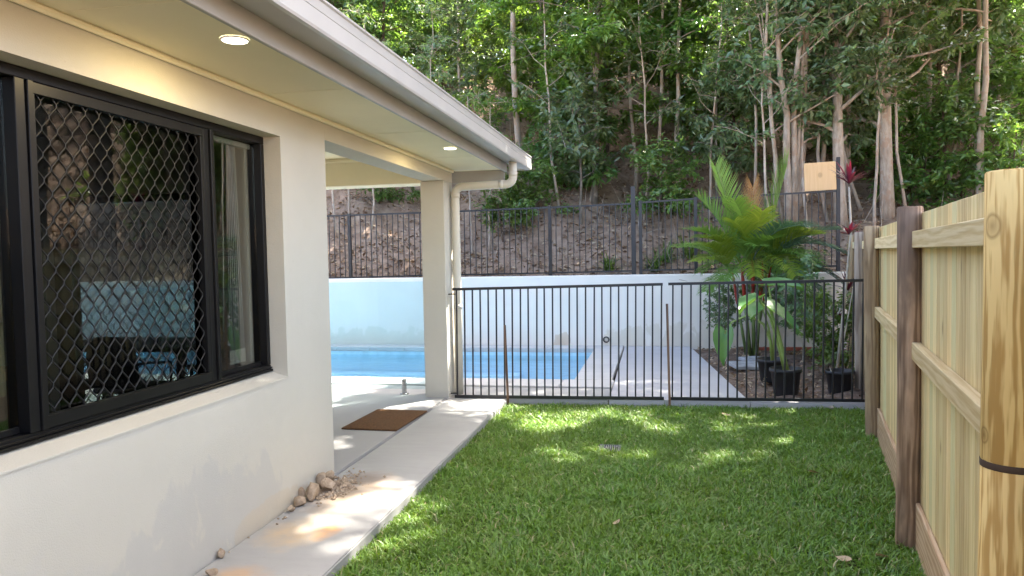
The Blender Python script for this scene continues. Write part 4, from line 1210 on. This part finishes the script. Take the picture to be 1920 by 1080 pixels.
proto('tall_dark', BARK_B, LEAF_D, 30, 0.20, 0.35, 0.5, seed=21, H=9.0, r0=0.085, crown0=0.10, nmain=28, blen=2.2, sub=8, twig=0.75)
proto('tall_mid', BARK_G, LEAF_M, 30, 0.19, 0.3, 0.55, seed=22, H=8.5, r0=0.08, crown0=0.08, nmain=28, blen=2.0, sub=8, twig=0.7)
proto('tall_blue', BARK_P, LEAF_B, 26, 0.20, 0.4, 0.45, seed=23, H=9.5, r0=0.08, crown0=0.2, nmain=24, blen=1.9, sub=7, twig=0.7)
proto('tall_yellow', BARK_G, LEAF_Y, 24, 0.18, 0.3, 0.5, seed=24, H=8.0, r0=0.07, crown0=0.2, nmain=20, blen=1.8, sub=7, twig=0.65)
proto('slim', BARK_P, LEAF_M, 26, 0.15, 0.3, 0.5, seed=25, H=7.5, r0=0.05, crown0=0.40, nmain=13, blen=1.3, sub=6, twig=0.55, kink=0.11)
proto('slim_dark', BARK_P, LEAF_B, 24, 0.165, 0.4, 0.45, seed=26, H=8.5, r0=0.06, crown0=0.38, nmain=14, blen=1.4, sub=6, twig=0.55, kink=0.08)
proto('multi', BARK_P, LEAF_B, 15, 0.17, 0.4, 0.45, seed=27, H=6.5, r0=0.07, crown0=0.22, nmain=30, blen=1.5, sub=6, twig=0.6, up=0.7, stems=5, kink=0.12)
proto('layered', BARK_G, LEAF_L, 60, 0.12, 0.15, 0.9, seed=28, H=5.2, r0=0.055, crown0=0.30, nmain=22, blen=1.9, sub=9, twig=0.6, up=0.12, taper=0.4)
proto('thick', BARK_P, LEAF_B, 24, 0.17, 0.35, 0.5, seed=29, H=9.0, r0=0.15, crown0=0.22, nmain=22, blen=2.0, sub=7, twig=0.65, kink=0.04)
proto('wand', BARK_P, LEAF_B, 12, 0.13, 0.4, 0.45, seed=36, H=6.2, r0=0.032, crown0=0.34, nmain=9, blen=1.1, sub=4, twig=0.5, up=0.9, kink=0.16)
proto('sapling', BARK_P, LEAF_M, 14, 0.12, 0.4, 0.5, seed=30, H=3.2, r0=0.026, crown0=0.5, nmain=7, blen=0.8, sub=4, twig=0.4)
proto('shrub', BARK_B, LEAF_M, 24, 0.11, 0.3, 0.55, seed=31, H=1.5, r0=0.025, crown0=0.12, nmain=12, blen=0.8, sub=5, twig=0.35, stems=2)
proto('shrub_dark', BARK_B, LEAF_D, 24, 0.12, 0.35, 0.5, seed=32, H=1.8, r0=0.03, crown0=0.10, nmain=14, blen=0.9, sub=5, twig=0.4, stems=3)
proto('shrub_blue', BARK_G, LEAF_B, 20, 0.13, 0.45, 0.5, seed=33, H=2.2, r0=0.03, crown0=0.35, nmain=10, blen=0.9, sub=5, twig=0.4)

def gpt(x, Y):
    """ground x for a photograph column at depth Y (layout aid)"""
    d = px(x, 400); return d.x / d.y * Y
# --- trees one can point to
NAMED = [
    ('slim_dark', 978, 15.6, 0.3, 1.25, (0.0, -0.045), 'tall straight grey trunk rising just beyond the gutter end'),
    ('sapling', 884, 13.9, 1.0, 0.95, (0, -0.02), 'thin pale sapling stem close beside the downpipe'),
    ('sapling', 916, 13.8, 2.2, 0.9, (0, -0.03), 'thin pale sapling just right of the one beside the downpipe'),
    ('slim', 1190, 15.9, 0.5, 0.9, (0, -0.07), 'left one of two leaning thin trunks under the bright green crown'),
    ('slim', 1240, 15.6, 1.9, 0.9, (0, -0.13), 'right one of two leaning thin trunks under the bright green crown'),
    ('layered', 1115, 15.0, 0.9, 1.25, (0.06, 0), 'bright green layered tree above the leaning trunks'),
    ('slim', 1276, 15.2, 2.9, 1.0, (0, -0.04), 'very thin straight trunk between leaning trunks and pale clump'),
    ('multi', 1478, 14.2, 0.4, 1.0, (0, -0.03), 'many-stemmed pale tree above the palm'),
    ('thick', 1578, 14.0, 0.8, 0.75, (0, 0.0), 'pale trunk rising right behind the plywood board'),
    ('slim_dark', 1592, 15.2, 2.1, 1.15, (0, 0.01), 'pale trunk close to the right of the plywood board trunk'),
    ('thick', 1664, 14.2, 2.0, 0.80, (0, 0.01), 'thick mottled trunk behind the fence between dark and tan posts'),
    ('slim', 1822, 14.8, 0.2, 1.15, (0, 0.0), 'left of two slender trunks above the timber fence at right'),
    ('slim_dark', 1840, 14.3, 1.2, 1.05, (0, -0.02), 'right of two slender trunks above the timber fence at right'),
    ('slim', 1545, 15.0, 3.0, 0.95, (0, -0.10), 'leaning pale trunk left of the plywood board trunk'),
    ('sapling', 628, 13.9, 0.7, 1.0, (0, -0.03), 'pale sapling left in the gap under the patio beam'),
    ('sapling', 655, 14.6, 2.6, 1.0, (0, 0.02), 'second pale sapling in the gap under the patio beam'),
    ('tall_blue', 1890, 16.5, 2.4, 0.9, (0, 0.12), 'leaning grey tree at the far right edge'),
    ('slim_dark', 1745, 16.0, 2.4, 0.95, (0, 0.02), 'slim trunk between the mottled trunk and the slender pair'),
    ('wand', 1440, 13.9, 0.3, 1.0, (0, -0.10), 'pale wand-like stem leaning left of the many-stemmed tree'),
    ('wand', 1500, 14.5, 1.3, 1.1, (0, -0.02), 'pale wand-like stem straight right of the many-stemmed tree'),
    ('wand', 1525, 13.6, 2.2, 0.9, (0, 0.06), 'pale wand-like stem leaning toward the plywood board'),
    ('wand', 1618, 14.6, 3.1, 1.0, (0, 0.07), 'thin pale stem just left of the mottled trunk'),
    ('wand', 1700, 14.3, 4.0, 0.9, (0, 0.03), 'thin stem just right of the mottled trunk'),
    ('wand', 1205, 14.6, 0.9, 0.85, (0, -0.09), 'thin leaning stem above the double fence post'),
    ('wand', 1330, 14.4, 1.7, 0.9, (0, -0.05), 'thin stem left of the big palm frond'),
    ('wand', 1365, 15.4, 2.7, 1.0, (0, 0.03), 'thin stem behind the tip of the big palm frond'),
    ('wand', 1105, 15.0, 0.6, 0.8, (0, -0.03), 'thin stem between middle upper post and double post'),
    ('wand', 800, 14.3, 2.0, 0.7, (0, 0.05), 'thin stem just left of the column top'),
    ('wand', 690, 14.0, 1.1, 0.7, (0, -0.06), 'thin pale stem in the middle of the patio gap'),
    ('wand', 1408, 14.6, 5.2, 1.0, (0, 0.02), 'thin pale stem above the orange palm frond'),
    ('wand', 1462, 13.5, 3.6, 0.85, (0, 0.03), 'thin pale stem above the upright spear frond'),
    ('wand', 1555, 14.2, 2.9, 1.05, (0, -0.05), 'pale stem crossing above the plywood board'),
    ('wand', 1640, 13.7, 1.5, 0.9, (0, -0.08), 'thin pale stem leaning left over the tan post'),
    ('wand', 1770, 14.9, 0.8, 1.0, (0, 0.02), 'thin pale stem above the middle of the fence top'),
    ('wand', 1050, 14.5, 4.4, 0.9, (0, 0.02), 'thin stem above the middle upper fence post'),
    ('wand', 1880, 15.0, 0.2, 1.0, (0, 0.10), 'thin leaning stem above the nearest fence post'),
]
for k, cx, Y, rz, sc, tl, lb in NAMED:
    tree(k, gpt(cx, Y), Y, rz, sc, lb, 'tree', None, 'forest_tree', None, tl)
# --- the crowd of the wood
rt = random.Random(12)
fill = []
for row, (Y0, Y1, n) in enumerate(((16.5, 18.5, 12), (18.5, 21.5, 16), (21.5, 25.5, 15), (25.5, 30, 14))):
    for i in range(n):
        Y = rt.uniform(Y0, Y1)
        cx = 560 + (2080 - 560) * (i + rt.uniform(0.1, 0.9)) / n
        fill.append((gpt(cx, Y), Y, row))
kinds = ['tall_dark', 'tall_mid', 'tall_dark', 'tall_blue', 'tall_mid', 'tall_dark', 'tall_yellow']
for i, (x, Y, row) in enumerate(fill):
    k = kinds[(i * 5 + row) % 7]
    nm = {'tall_dark': 'dark leaved', 'tall_mid': 'mid green', 'tall_blue': 'blue-green leaved', 'tall_yellow': 'yellow-green'}[k]
    rw_ = ['front', 'second', 'third', 'rear'][row]
    cpx = 960 + 1387 * Vector((x, Y, 0)).dot(R_) / Vector((x, Y, 0)).dot(F_)
    LM = [(600, 'the house wall edge'), (700, 'the patio gap'), (800, 'the column'), (900, 'the downpipe'), (985, 'the gutter end'), (1060, 'the middle upper fence post'), (1130, 'the pool fence middle'), (1190, 'the double fence post'), (1260, 'the taller stake'), (1340, 'the left palm frond'), (1410, 'the orange palm frond'), (1480, 'the pale multi-stemmed tree'), (1540, 'the plywood board'), (1600, 'the red cordyline'), (1665, 'the mottled trunk'), (1720, 'the dark fence post'), (1780, 'the fence top rail'), (1830, 'the slender pair of trunks'), (1890, 'the nearest fence post'), (1990, 'the right edge of the photo'), (2080, 'the yard beyond the right edge')]
    lm_ = min(LM, key=lambda q: abs(q[0] - cpx))[1]
    tree(k, x, Y, rt.uniform(0, 6.28), rt.uniform(0.56, 0.78), f'{nm} tree in the {rw_} rank of wood above {lm_}', 'tree', 'trees crowding the wooded hill', 'forest_tree', None, (rt.uniform(-.05, .05), rt.uniform(-.06, .06)))
# --- trees left of the patio gap and behind the house
for i, (x, Y) in enumerate(((-9.5, 17), (-11.5, 19.5), (-8.3, 20), (-13, 16.5))):
    tree(kinds[i], x, Y, i * 1.3, 1.0, ['dark leaved tree seen low through the patio gap', 'mid green tree left of the patio gap', 'dark tree behind the patio roof', 'blue-green tree far left behind the house'][i], 'tree')
# --- unseen trees added to shade wall and lawn; leaves cut away along sun rays
SV = np.array(S_[:])
GAPS = []
def gap(x, y, rx, ry, z=0.03): GAPS.append((x, y, z, rx, ry))
for cx, cy_, wx, wy in ((1420, 806, 0.40, 0.24), (1480, 815, 0.26, 0.16), (1250, 868, 0.42, 0.20), (1062, 852, 0.22, 0.15), (1150, 776, 0.40, 0.16), (1040, 785, 0.30, 0.14), (1330, 778, 0.25, 0.16), (1240, 800, 0.18, 0.10), (1500, 770, 0.2, 0.14), (760, 965, 0.22, 0.34), (690, 1005, 0.14, 0.26), (1600, 900, 0.12, 0.1), (1010, 800, 0.14, 0.1), (1390, 850, 0.12, 0.08)):
    p = at(cx, cy_, z=0.03); gap(p.x, p.y, wx, wy)
for cx, cy_, wx, wy in ((655, 962, 0.11, 0.26), (610, 985, 0.08, 0.18), (700, 922, 0.07, 0.12), (900, 768, 0.22, 0.13), (930, 758, 0.2, 0.08), (770, 752, 0.3, 0.07), (690, 766, 0.22, 0.07), (650, 775, 0.16, 0.05)):
    p = at(cx, cy_, z=0.08); gap(p.x, p.y, wx, wy, 0.08)
for k in range(9):                                                   # dapples on the gutter face and the pool surround
    gap(-1.455, 4.6 + 0.47 * k + 0.1 * math.sin(3 * k), -0.09, -0.06, 2.70)
for x_, y_, a_, b_ in ((-3.2, 8.6, 0.5, 0.12), (-1.6, 8.6, 0.4, 0.12), (-0.2, 8.9, 0.25, 0.12), (0.2, 10.2, 0.3, 0.2), (-2.6, 10, 0.5, 0.4), (0.9, 9.2, 0.2, 0.12)): gap(x_, y_, a_, b_, 0.08)
def canopy_tree(x, y, rz, sc, label, seed):
    mb, tw = grow(seed=seed, H=13.0, r0=0.2, crown0=0.5, nmain=28, blen=4.6, sub=13, twig=1.2, up=0.25, taper=0.3)
    g = np.random.default_rng(seed)
    V, T = spray_leaves(g, tw, 52, 0.21, 0.25, 0.9)
    z0 = float(hz(x, y))
    ca, sa = math.cos(rz), math.sin(rz)
    base = V[0::4]
    Wd = np.stack([(base[:, 0] * ca - base[:, 1] * sa) * sc + x, (base[:, 0] * sa + base[:, 1] * ca) * sc + y, base[:, 2] * sc + z0], 1)
    ok = np.ones(len(Wd), bool)
    for gx_, gy_, gz_, rx, ry in GAPS:
        q_ = Wd - SV * ((Wd[:, 2] - gz_) / SV[2])[:, None]
        dx = (q_[:, 0] - gx_) / (rx + 0.19); dy = (q_[:, 1] - gy_) / (ry + 0.19)
        wob = 0.30 * np.sin(9 * q_[:, 0] + 5 * q_[:, 1]) + 0.25 * np.sin(17 * q_[:, 1] - 11 * q_[:, 0])
        ok &= (dx * dx + dy * dy) > 1.0 + wob
        ok |= (np.random.default_rng(3).random(len(ok)) < 0.0)
    k4 = np.nonzero(ok)[0]
    Vk = V.reshape(-1, 4, 3)[k4].reshape(-1, 3)
    kk = np.arange(len(k4))[:, None] * 4
    Tk = np.concatenate([kk + np.array([[0, 1, 2]]), kk + np.array([[0, 2, 3]])], 1).reshape(-1, 3)
    t = empty('added_shade_tree', (x, y, z0), rz, label, 'tree'); t.scale = (sc, sc, sc)
    put('trunk', mb.mesh('trunk', BARK_G), t); put('crown', tri_mesh('crown', Vk, Tk, LEAF_M), t)
for i, (x, y, rz, sc, lb) in enumerate(((5.3, 10.6, 0.4, 0.92, 'big unseen tree added for shade beyond the timber fence'), (9.6, 12.2, 2.2, 0.95, 'large unseen tree added for shade on the right flank of the hill'), (9.2, 8.0, 1.3, 0.95, 'unseen tree added for shade far beyond the timber fence'), (4.8, 7.6, 3.3, 1.0, 'unseen tree added to shade the house wall, behind the tan fence post'), (6.2, 8.6, 0.7, 1.08, 'tall unseen tree added to shade the house wall, behind the timber fence'), (3.95, 8.2, 2.6, 0.92, 'unseen tree added to shade the house wall, just beyond the fence'), (5.7, 12.5, 1.1, 1.15, 'very tall unseen tree added to shade the house wall, at the foot of the hill flank'))):
    canopy_tree(x, y, rz, sc, lb, 60 + i)
# --- undergrowth
US = [('shrub_blue', 1090, 14.4, 1.15, 'blue-green bush hanging over the middle of the upper fence'),
      ('shrub', 1230, 14.3, 1.0, 'bright green bush beside the tall double post'),
      ('shrub', 985, 14.2, 0.9, 'leafy bush behind the end of the horizontal downpipe'),
      ('shrub', 955, 13.9, 0.75, 'low bush left of the middle upper fence post'),
      ('shrub_blue', 1345, 14.8, 1.2, 'bluish bush above the left palm frond'),
      ('shrub_dark', 1040, 15.5, 1.2, 'dark bush right of the gutter end'),
      ('shrub_dark', 700, 15.2, 0.8, 'dark bush in the gap under the patio beam'),
      ('shrub_dark', 1390, 16.0, 1.2, 'dark bush left of the many-stemmed pale tree'),
      ('shrub', 1715, 14.8, 1.1, 'green bush right of the mottled trunk'),
      ('shrub_dark', 1780, 15.2, 1.2, 'dark bush left of the slender pair of trunks'),
      ('shrub', 1880, 14.3, 1.1, 'yellowish bush above the nearest fence post'),
      ('shrub_dark', 1915, 15.5, 1.3, 'dark bush at the right edge above the nearest post'),
      ('shrub_dark', 1640, 16.2, 1.2, 'dark bush behind the mottled trunk'),
      ('shrub_blue', 1500, 16.6, 1.2, 'bluish bush between the pale stems'),
      ('shrub_dark', 1130, 17.0, 1.3, 'dark bush up the slope under the layered tree')]
for i, (k, cx, Y, sc, lb) in enumerate(US):
    tree(k, gpt(cx, Y), Y, i * 1.1, sc, lb, 'bush', None, 'bush', None, (0, 0), None, ('stems', 'foliage'))
# --- strappy tufts at the foot of the upper fence
def tuft(x, y, z, n, L, m, label, seed, cat='plant', name='strappy_plant'):
    r = random.Random(seed); mb = MB()
    for i in range(n):
        a = r.uniform(0, 2 * PI); e = r.uniform(0.5, 1.4)
        d = Vector((math.cos(a) * math.cos(e), math.sin(a) * math.cos(e), math.sin(e))); p = Vector((r.gauss(0, .04), r.gauss(0, .04), 0)); pts = []
        l_ = L * r.uniform(0.6, 1.2)
        for k in range(5):
            pts.append(p.copy()); p = p + d * l_ / 4; d = (d - Vector((0, 0, 0.22))).normalized()
        sv = d.cross(Vector((0, 0, 1))); sv = sv.normalized() if sv.length > .05 else Vector((1, 0, 0))
        strip(mb, pts, [0.010, 0.013, 0.011, 0.008, 0.001], sv, 0.3)
    o = mb.build(name, m); o.location = (x, y, z)
    return tag(o, label, cat)
for i, (cx, Y, L, m, lb) in enumerate(((1225, 12.95, 0.42, LEAF_D, 'dark strappy tuft just right of the double fence post'), (1140, 12.9, 0.36, LEAF_M, 'strappy tuft left of the double fence post'), (1250, 13.2, 0.4, LEAF_D, 'dark strappy tuft behind the fence left of the palm'), (1525, 12.85, 0.3, LEAF_D, 'low dark tuft behind the fence right of the palm'), (1290, 13.5, 0.5, LEAF_Y, 'yellowish strappy tuft left of the palm'))):
    x = gpt(cx, Y); tuft(x, Y, float(hz(x, Y)), 46, L, m, lb, i)
# --- right end of the bed: loose leafy shrubs in front of the wall
for i, (x, y, sc, k, lb) in enumerate(((1.92, 10.5, 0.58, 'shrub_blue', 'loose leafy shrub right of the palm behind the pool fence'), (2.05, 9.3, 0.62, 'shrub', 'small leafy shrub beside the dark pot'), (1.75, 11.6, 0.8, 'shrub_blue', 'shrub against the retaining wall right of the palm'), (0.98, 11.6, 0.42, 'shrub_blue', 'small shrub at the left foot of the palm'))):
    tree(k, x, y, i * 2.0, sc, lb, 'bush', None, 'bush', 0.08, (0, 0), None, ('stems', 'foliage'))
# thin bare canes in the bed
for i, (x0, y0, cx, cy_, lb) in enumerate(((1.86, 8.22, 1556, 690, 'pale bare stick leaning at the dark pot'), (1.95, 9.0, 1600, 540, 'pale crooked stick in front of the timber fence'), (1.9, 9.9, 1545, 600, 'thin brown stick among the shrubs'))):
    tp = at(cx, cy_, Y=y0 + 0.1)
    b = Vector((x0, y0, 0.05)); o = MB().tube([(0, 0, 0), (tp - b) * 0.5 + Vector((0.02, 0, 0)), tp - b], [0.012, 0.009, 0.005], 7).build('stick', CANE); o.location = b
    tag(o, lb, 'stick')
# flat pavers and debris in the bed
for i, (x, y, sx, sy, rz, lb) in enumerate(((1.12, 10.0, 0.20, 0.22, 0.2, 'grey flat paver lying left of the rear pot'), (1.30, 10.55, 0.16, 0.17, 0.7, 'grey flat paver in front of the palm foot'))):
    o = MB().box(-sx, sx, -sy, sy, 0, 0.045, 0.006).build('paver', GREYST); o.location = (x, y, 0.09); o.rotation_euler = (0.02, 0.03, rz)
    tag(o, lb, 'paver')
o = MB().box(-0.55, 0.55, -0.02, 0.02, 0, 0.05, 0.004).build('garden_edging', simple('red_edging', (0.38, 0.10, 0.06), 0.7)); o.location = (2.0, 11.8, 0.08); o.rotation_euler = (0, 0, 0.05)
tag(o, 'red edging strip on the soil right of the palm', 'edging')
o = MB(); heart(o, (0, 0, 0), (0, -0.2, -1), (1, 0, 0.1), 0.22, 0.20); o = o.build('yellow_leaf', leafmat('yellowing_leaf', [(0.45, 0.38, 0.12), (0.5, 0.42, 0.15)], 0.3, 0.5, (0.6, 0.5, 0.1), 0.4, False)); o.location = at(1352, 628, Y=11.2); tag(o, 'pale yellow leaf hanging left of the palm foot', 'leaf')

# ================================================================== STUFF
# --- leaf litter on the hill and bed
g = np.random.default_rng(5)
n = 42000
Y = 12.5 + 13 * g.random(n) ** 1.5; X = g.uniform(-0.62, 0.75, n) * Y + 0.0
Z = hz(X, Y)
n2 = 1500
X2 = g.uniform(0.6, 2.6, n2); Y2 = g.uniform(7.95, 12.15, n2); keep = X2 > 0.95 - 0.40 * (Y2 - 7.75) / 4.44
X2, Y2 = X2[keep], Y2[keep]
P = np.stack([np.r_[X, X2], np.r_[Y, Y2], np.r_[Z + 0.012, np.full(len(X2), 0.085)]], 1)
n = len(P)
D = unit(n, g) * np.array([1, 1, 0.45]) + np.array([0, -0.1, 0]); Nn = unit(n, g) * 0.6 + np.array([0, -0.3, 1.0])
L = g.uniform(0.035, 0.13, n); L[len(X):] *= 0.6
V, T = leaf_arrays(P, D, Nn, L, L * g.uniform(0.3, 0.6, n), 0.3)
tag(put('leaf_litter', tri_mesh('leaf_litter', V, T, LITTER)), 'dry brown leaf litter scattered over the hillside', 'leaf litter', kind='stuff')
# --- fallen twigs and dry stalks
tk = MB(); r = random.Random(9)
for i in range(420):
    Yt = 12.6 + 7 * r.random() ** 1.5; Xt = r.uniform(-0.55, 0.6) * Yt; zt = float(hz(Xt, Yt)) + 0.02
    a = r.uniform(0, 6.28); e = r.uniform(-0.1, 0.5) if r.random() < 0.75 else r.uniform(0.9, 1.5); l_ = r.uniform(0.2, 0.9)
    d = Vector((math.cos(a) * math.cos(e), math.sin(a) * math.cos(e), math.sin(e)))
    tk.tube([(Xt, Yt, zt), Vector((Xt, Yt, zt)) + d * l_ * 0.5 + Vector((0, 0, 0.02)), Vector((Xt, Yt, zt)) + d * l_], [0.007, 0.005, 0.003], 4, False)
tag(tk.build('fallen_twigs', BARK_P), 'fallen twigs and dry stalks on the hillside', 'twigs', kind='stuff')
# --- far wood reading as one mass
g = np.random.default_rng(8)
nc = 1300; per = 85
Yc = g.uniform(24, 44, nc); Xc = g.uniform(-0.55, 0.85, nc) * Yc
Zc = hz(Xc, Yc) + g.uniform(0.2, 7.5, nc)
rad = g.uniform(0.6, 1.6, nc)
k = np.repeat(np.arange(nc), per); n = nc * per
P = np.stack([Xc, Yc, Zc], 1)[k] + unit(n, g) * (g.random(n) ** 0.5 * rad[k])[:, None] * np.array([1, 1, 0.6])
D = unit(n, g) + np.array([0, 0, -0.3]); Nn = unit(n, g) * 0.5 + np.array([0, 0, 0.6]); L = g.uniform(0.16, 0.34, n)
V, T = leaf_arrays(P, D, Nn, L, L * 0.45)
tag(put('distant_foliage', tri_mesh('distant_foliage', V, T, LEAF_D)), 'dense dark foliage of the far wood on the hill', 'foliage', kind='stuff')
# --- grass blades
g = np.random.default_rng(4)
def lawn(n, ya, yb):
    y = g.uniform(ya, yb, n); u = g.random(n)
    xr = np.array(1.30) + (y - 4.20) * (FD.x / FD.y) - 0.0
    x = -1.60 + u * (xr + 0.02 + 1.60)
    return x, y
xa, ya_ = lawn(225000, 2.9, 7.74)
xb, yb_ = lawn(16000, -1.5, 2.9)
x = np.r_[xa, xb]; y = np.r_[ya_, yb_]
den = 0.5 + 0.25 * np.sin(3.1 * x + 1.3 * y) * np.sin(2.3 * y - 1.1 * x) + 0.25 * np.sin(7.3 * x + 5.1 * y + 1) * np.sin(6.1 * y - 4.7 * x)
worn = np.exp(-(((x - 0.72) / 0.16) ** 2 + ((y - 4.02) / 0.13) ** 2)) + np.exp(-(((x - 0.95) / 0.1) ** 2 + ((y - 3.9) / 0.1) ** 2)) + 0.7 * np.exp(-(((x + 1.2) / 0.2) ** 2 + ((y - 7.15) / 0.2) ** 2))
for wx_, wy_, wr_, wa_ in ((0.2, 5.0, 0.25, 0.5), (-0.9, 4.3, 0.2, 0.5), (1.2, 6.3, 0.2, 0.55), (-0.2, 7.0, 0.3, 0.4), (0.9, 7.4, 0.3, 0.6), (-1.35, 5.4, 0.15, 0.6), (0.3, 3.6, 0.2, 0.5), (1.15, 4.7, 0.12, 0.6)):
    worn = worn + wa_ * np.exp(-(((x - wx_) / wr_) ** 2 + ((y - wy_) / (wr_ * 0.7)) ** 2)) * (0.6 + 0.4 * np.sin(23 * x + 17 * y))
drain = (np.abs(x + 0.40) < 0.10) & (np.abs(y - 6.02) < 0.10)
keep = (g.random(len(x)) > worn * 0.8) & ~drain
x, y, den = x[keep], y[keep], den[keep]
n = len(x)
az = g.uniform(0, 2 * PI, n); el = np.clip(g.normal(0.75, 0.32, n), 0.12, 1.5)
L = (0.034 + 0.040 * g.random(n)) * (0.6 + 0.8 * den) * np.exp(g.normal(0, 0.2, n)) * 0.86; W = g.uniform(0.0018, 0.0046, n)
D = np.stack([np.cos(az) * np.cos(el), np.sin(az) * np.cos(el), np.sin(el)], 1)
Sd = np.stack([-np.sin(az), np.cos(az), np.zeros(n)], 1) + unit(n, g) * 0.35
Sd /= np.linalg.norm(Sd, axis=1, keepdims=True)
P = np.stack([x, y, g.uniform(-0.002, 0.012, n)], 1)
mid = P + D * (L * 0.55)[:, None]
D2 = D + np.stack([np.cos(az), np.sin(az), np.zeros(n)], 1) * 0.35 + np.array([0, 0, -0.45]); D2 /= np.linalg.norm(D2, axis=1, keepdims=True)
tip = mid + D2 * (L * 0.55)[:, None]
tip[:, 2] = np.maximum(tip[:, 2], 0.004)
w1 = W[:, None]
V = np.stack([P - Sd * w1 * 0.7, P + Sd * w1 * 0.7, mid + Sd * w1, mid - Sd * w1, tip], 1).reshape(-1, 3)
k = np.arange(n)[:, None] * 5
T = np.concatenate([k + np.array([[0, 1, 2]]), k + np.array([[0, 2, 3]]), k + np.array([[3, 2, 4]])], 1).reshape(-1, 3)
tag(put('lawn_grass', tri_mesh('lawn_grass', V, T, GRASS)), 'short broad-bladed green lawn grass', 'grass', kind='stuff')
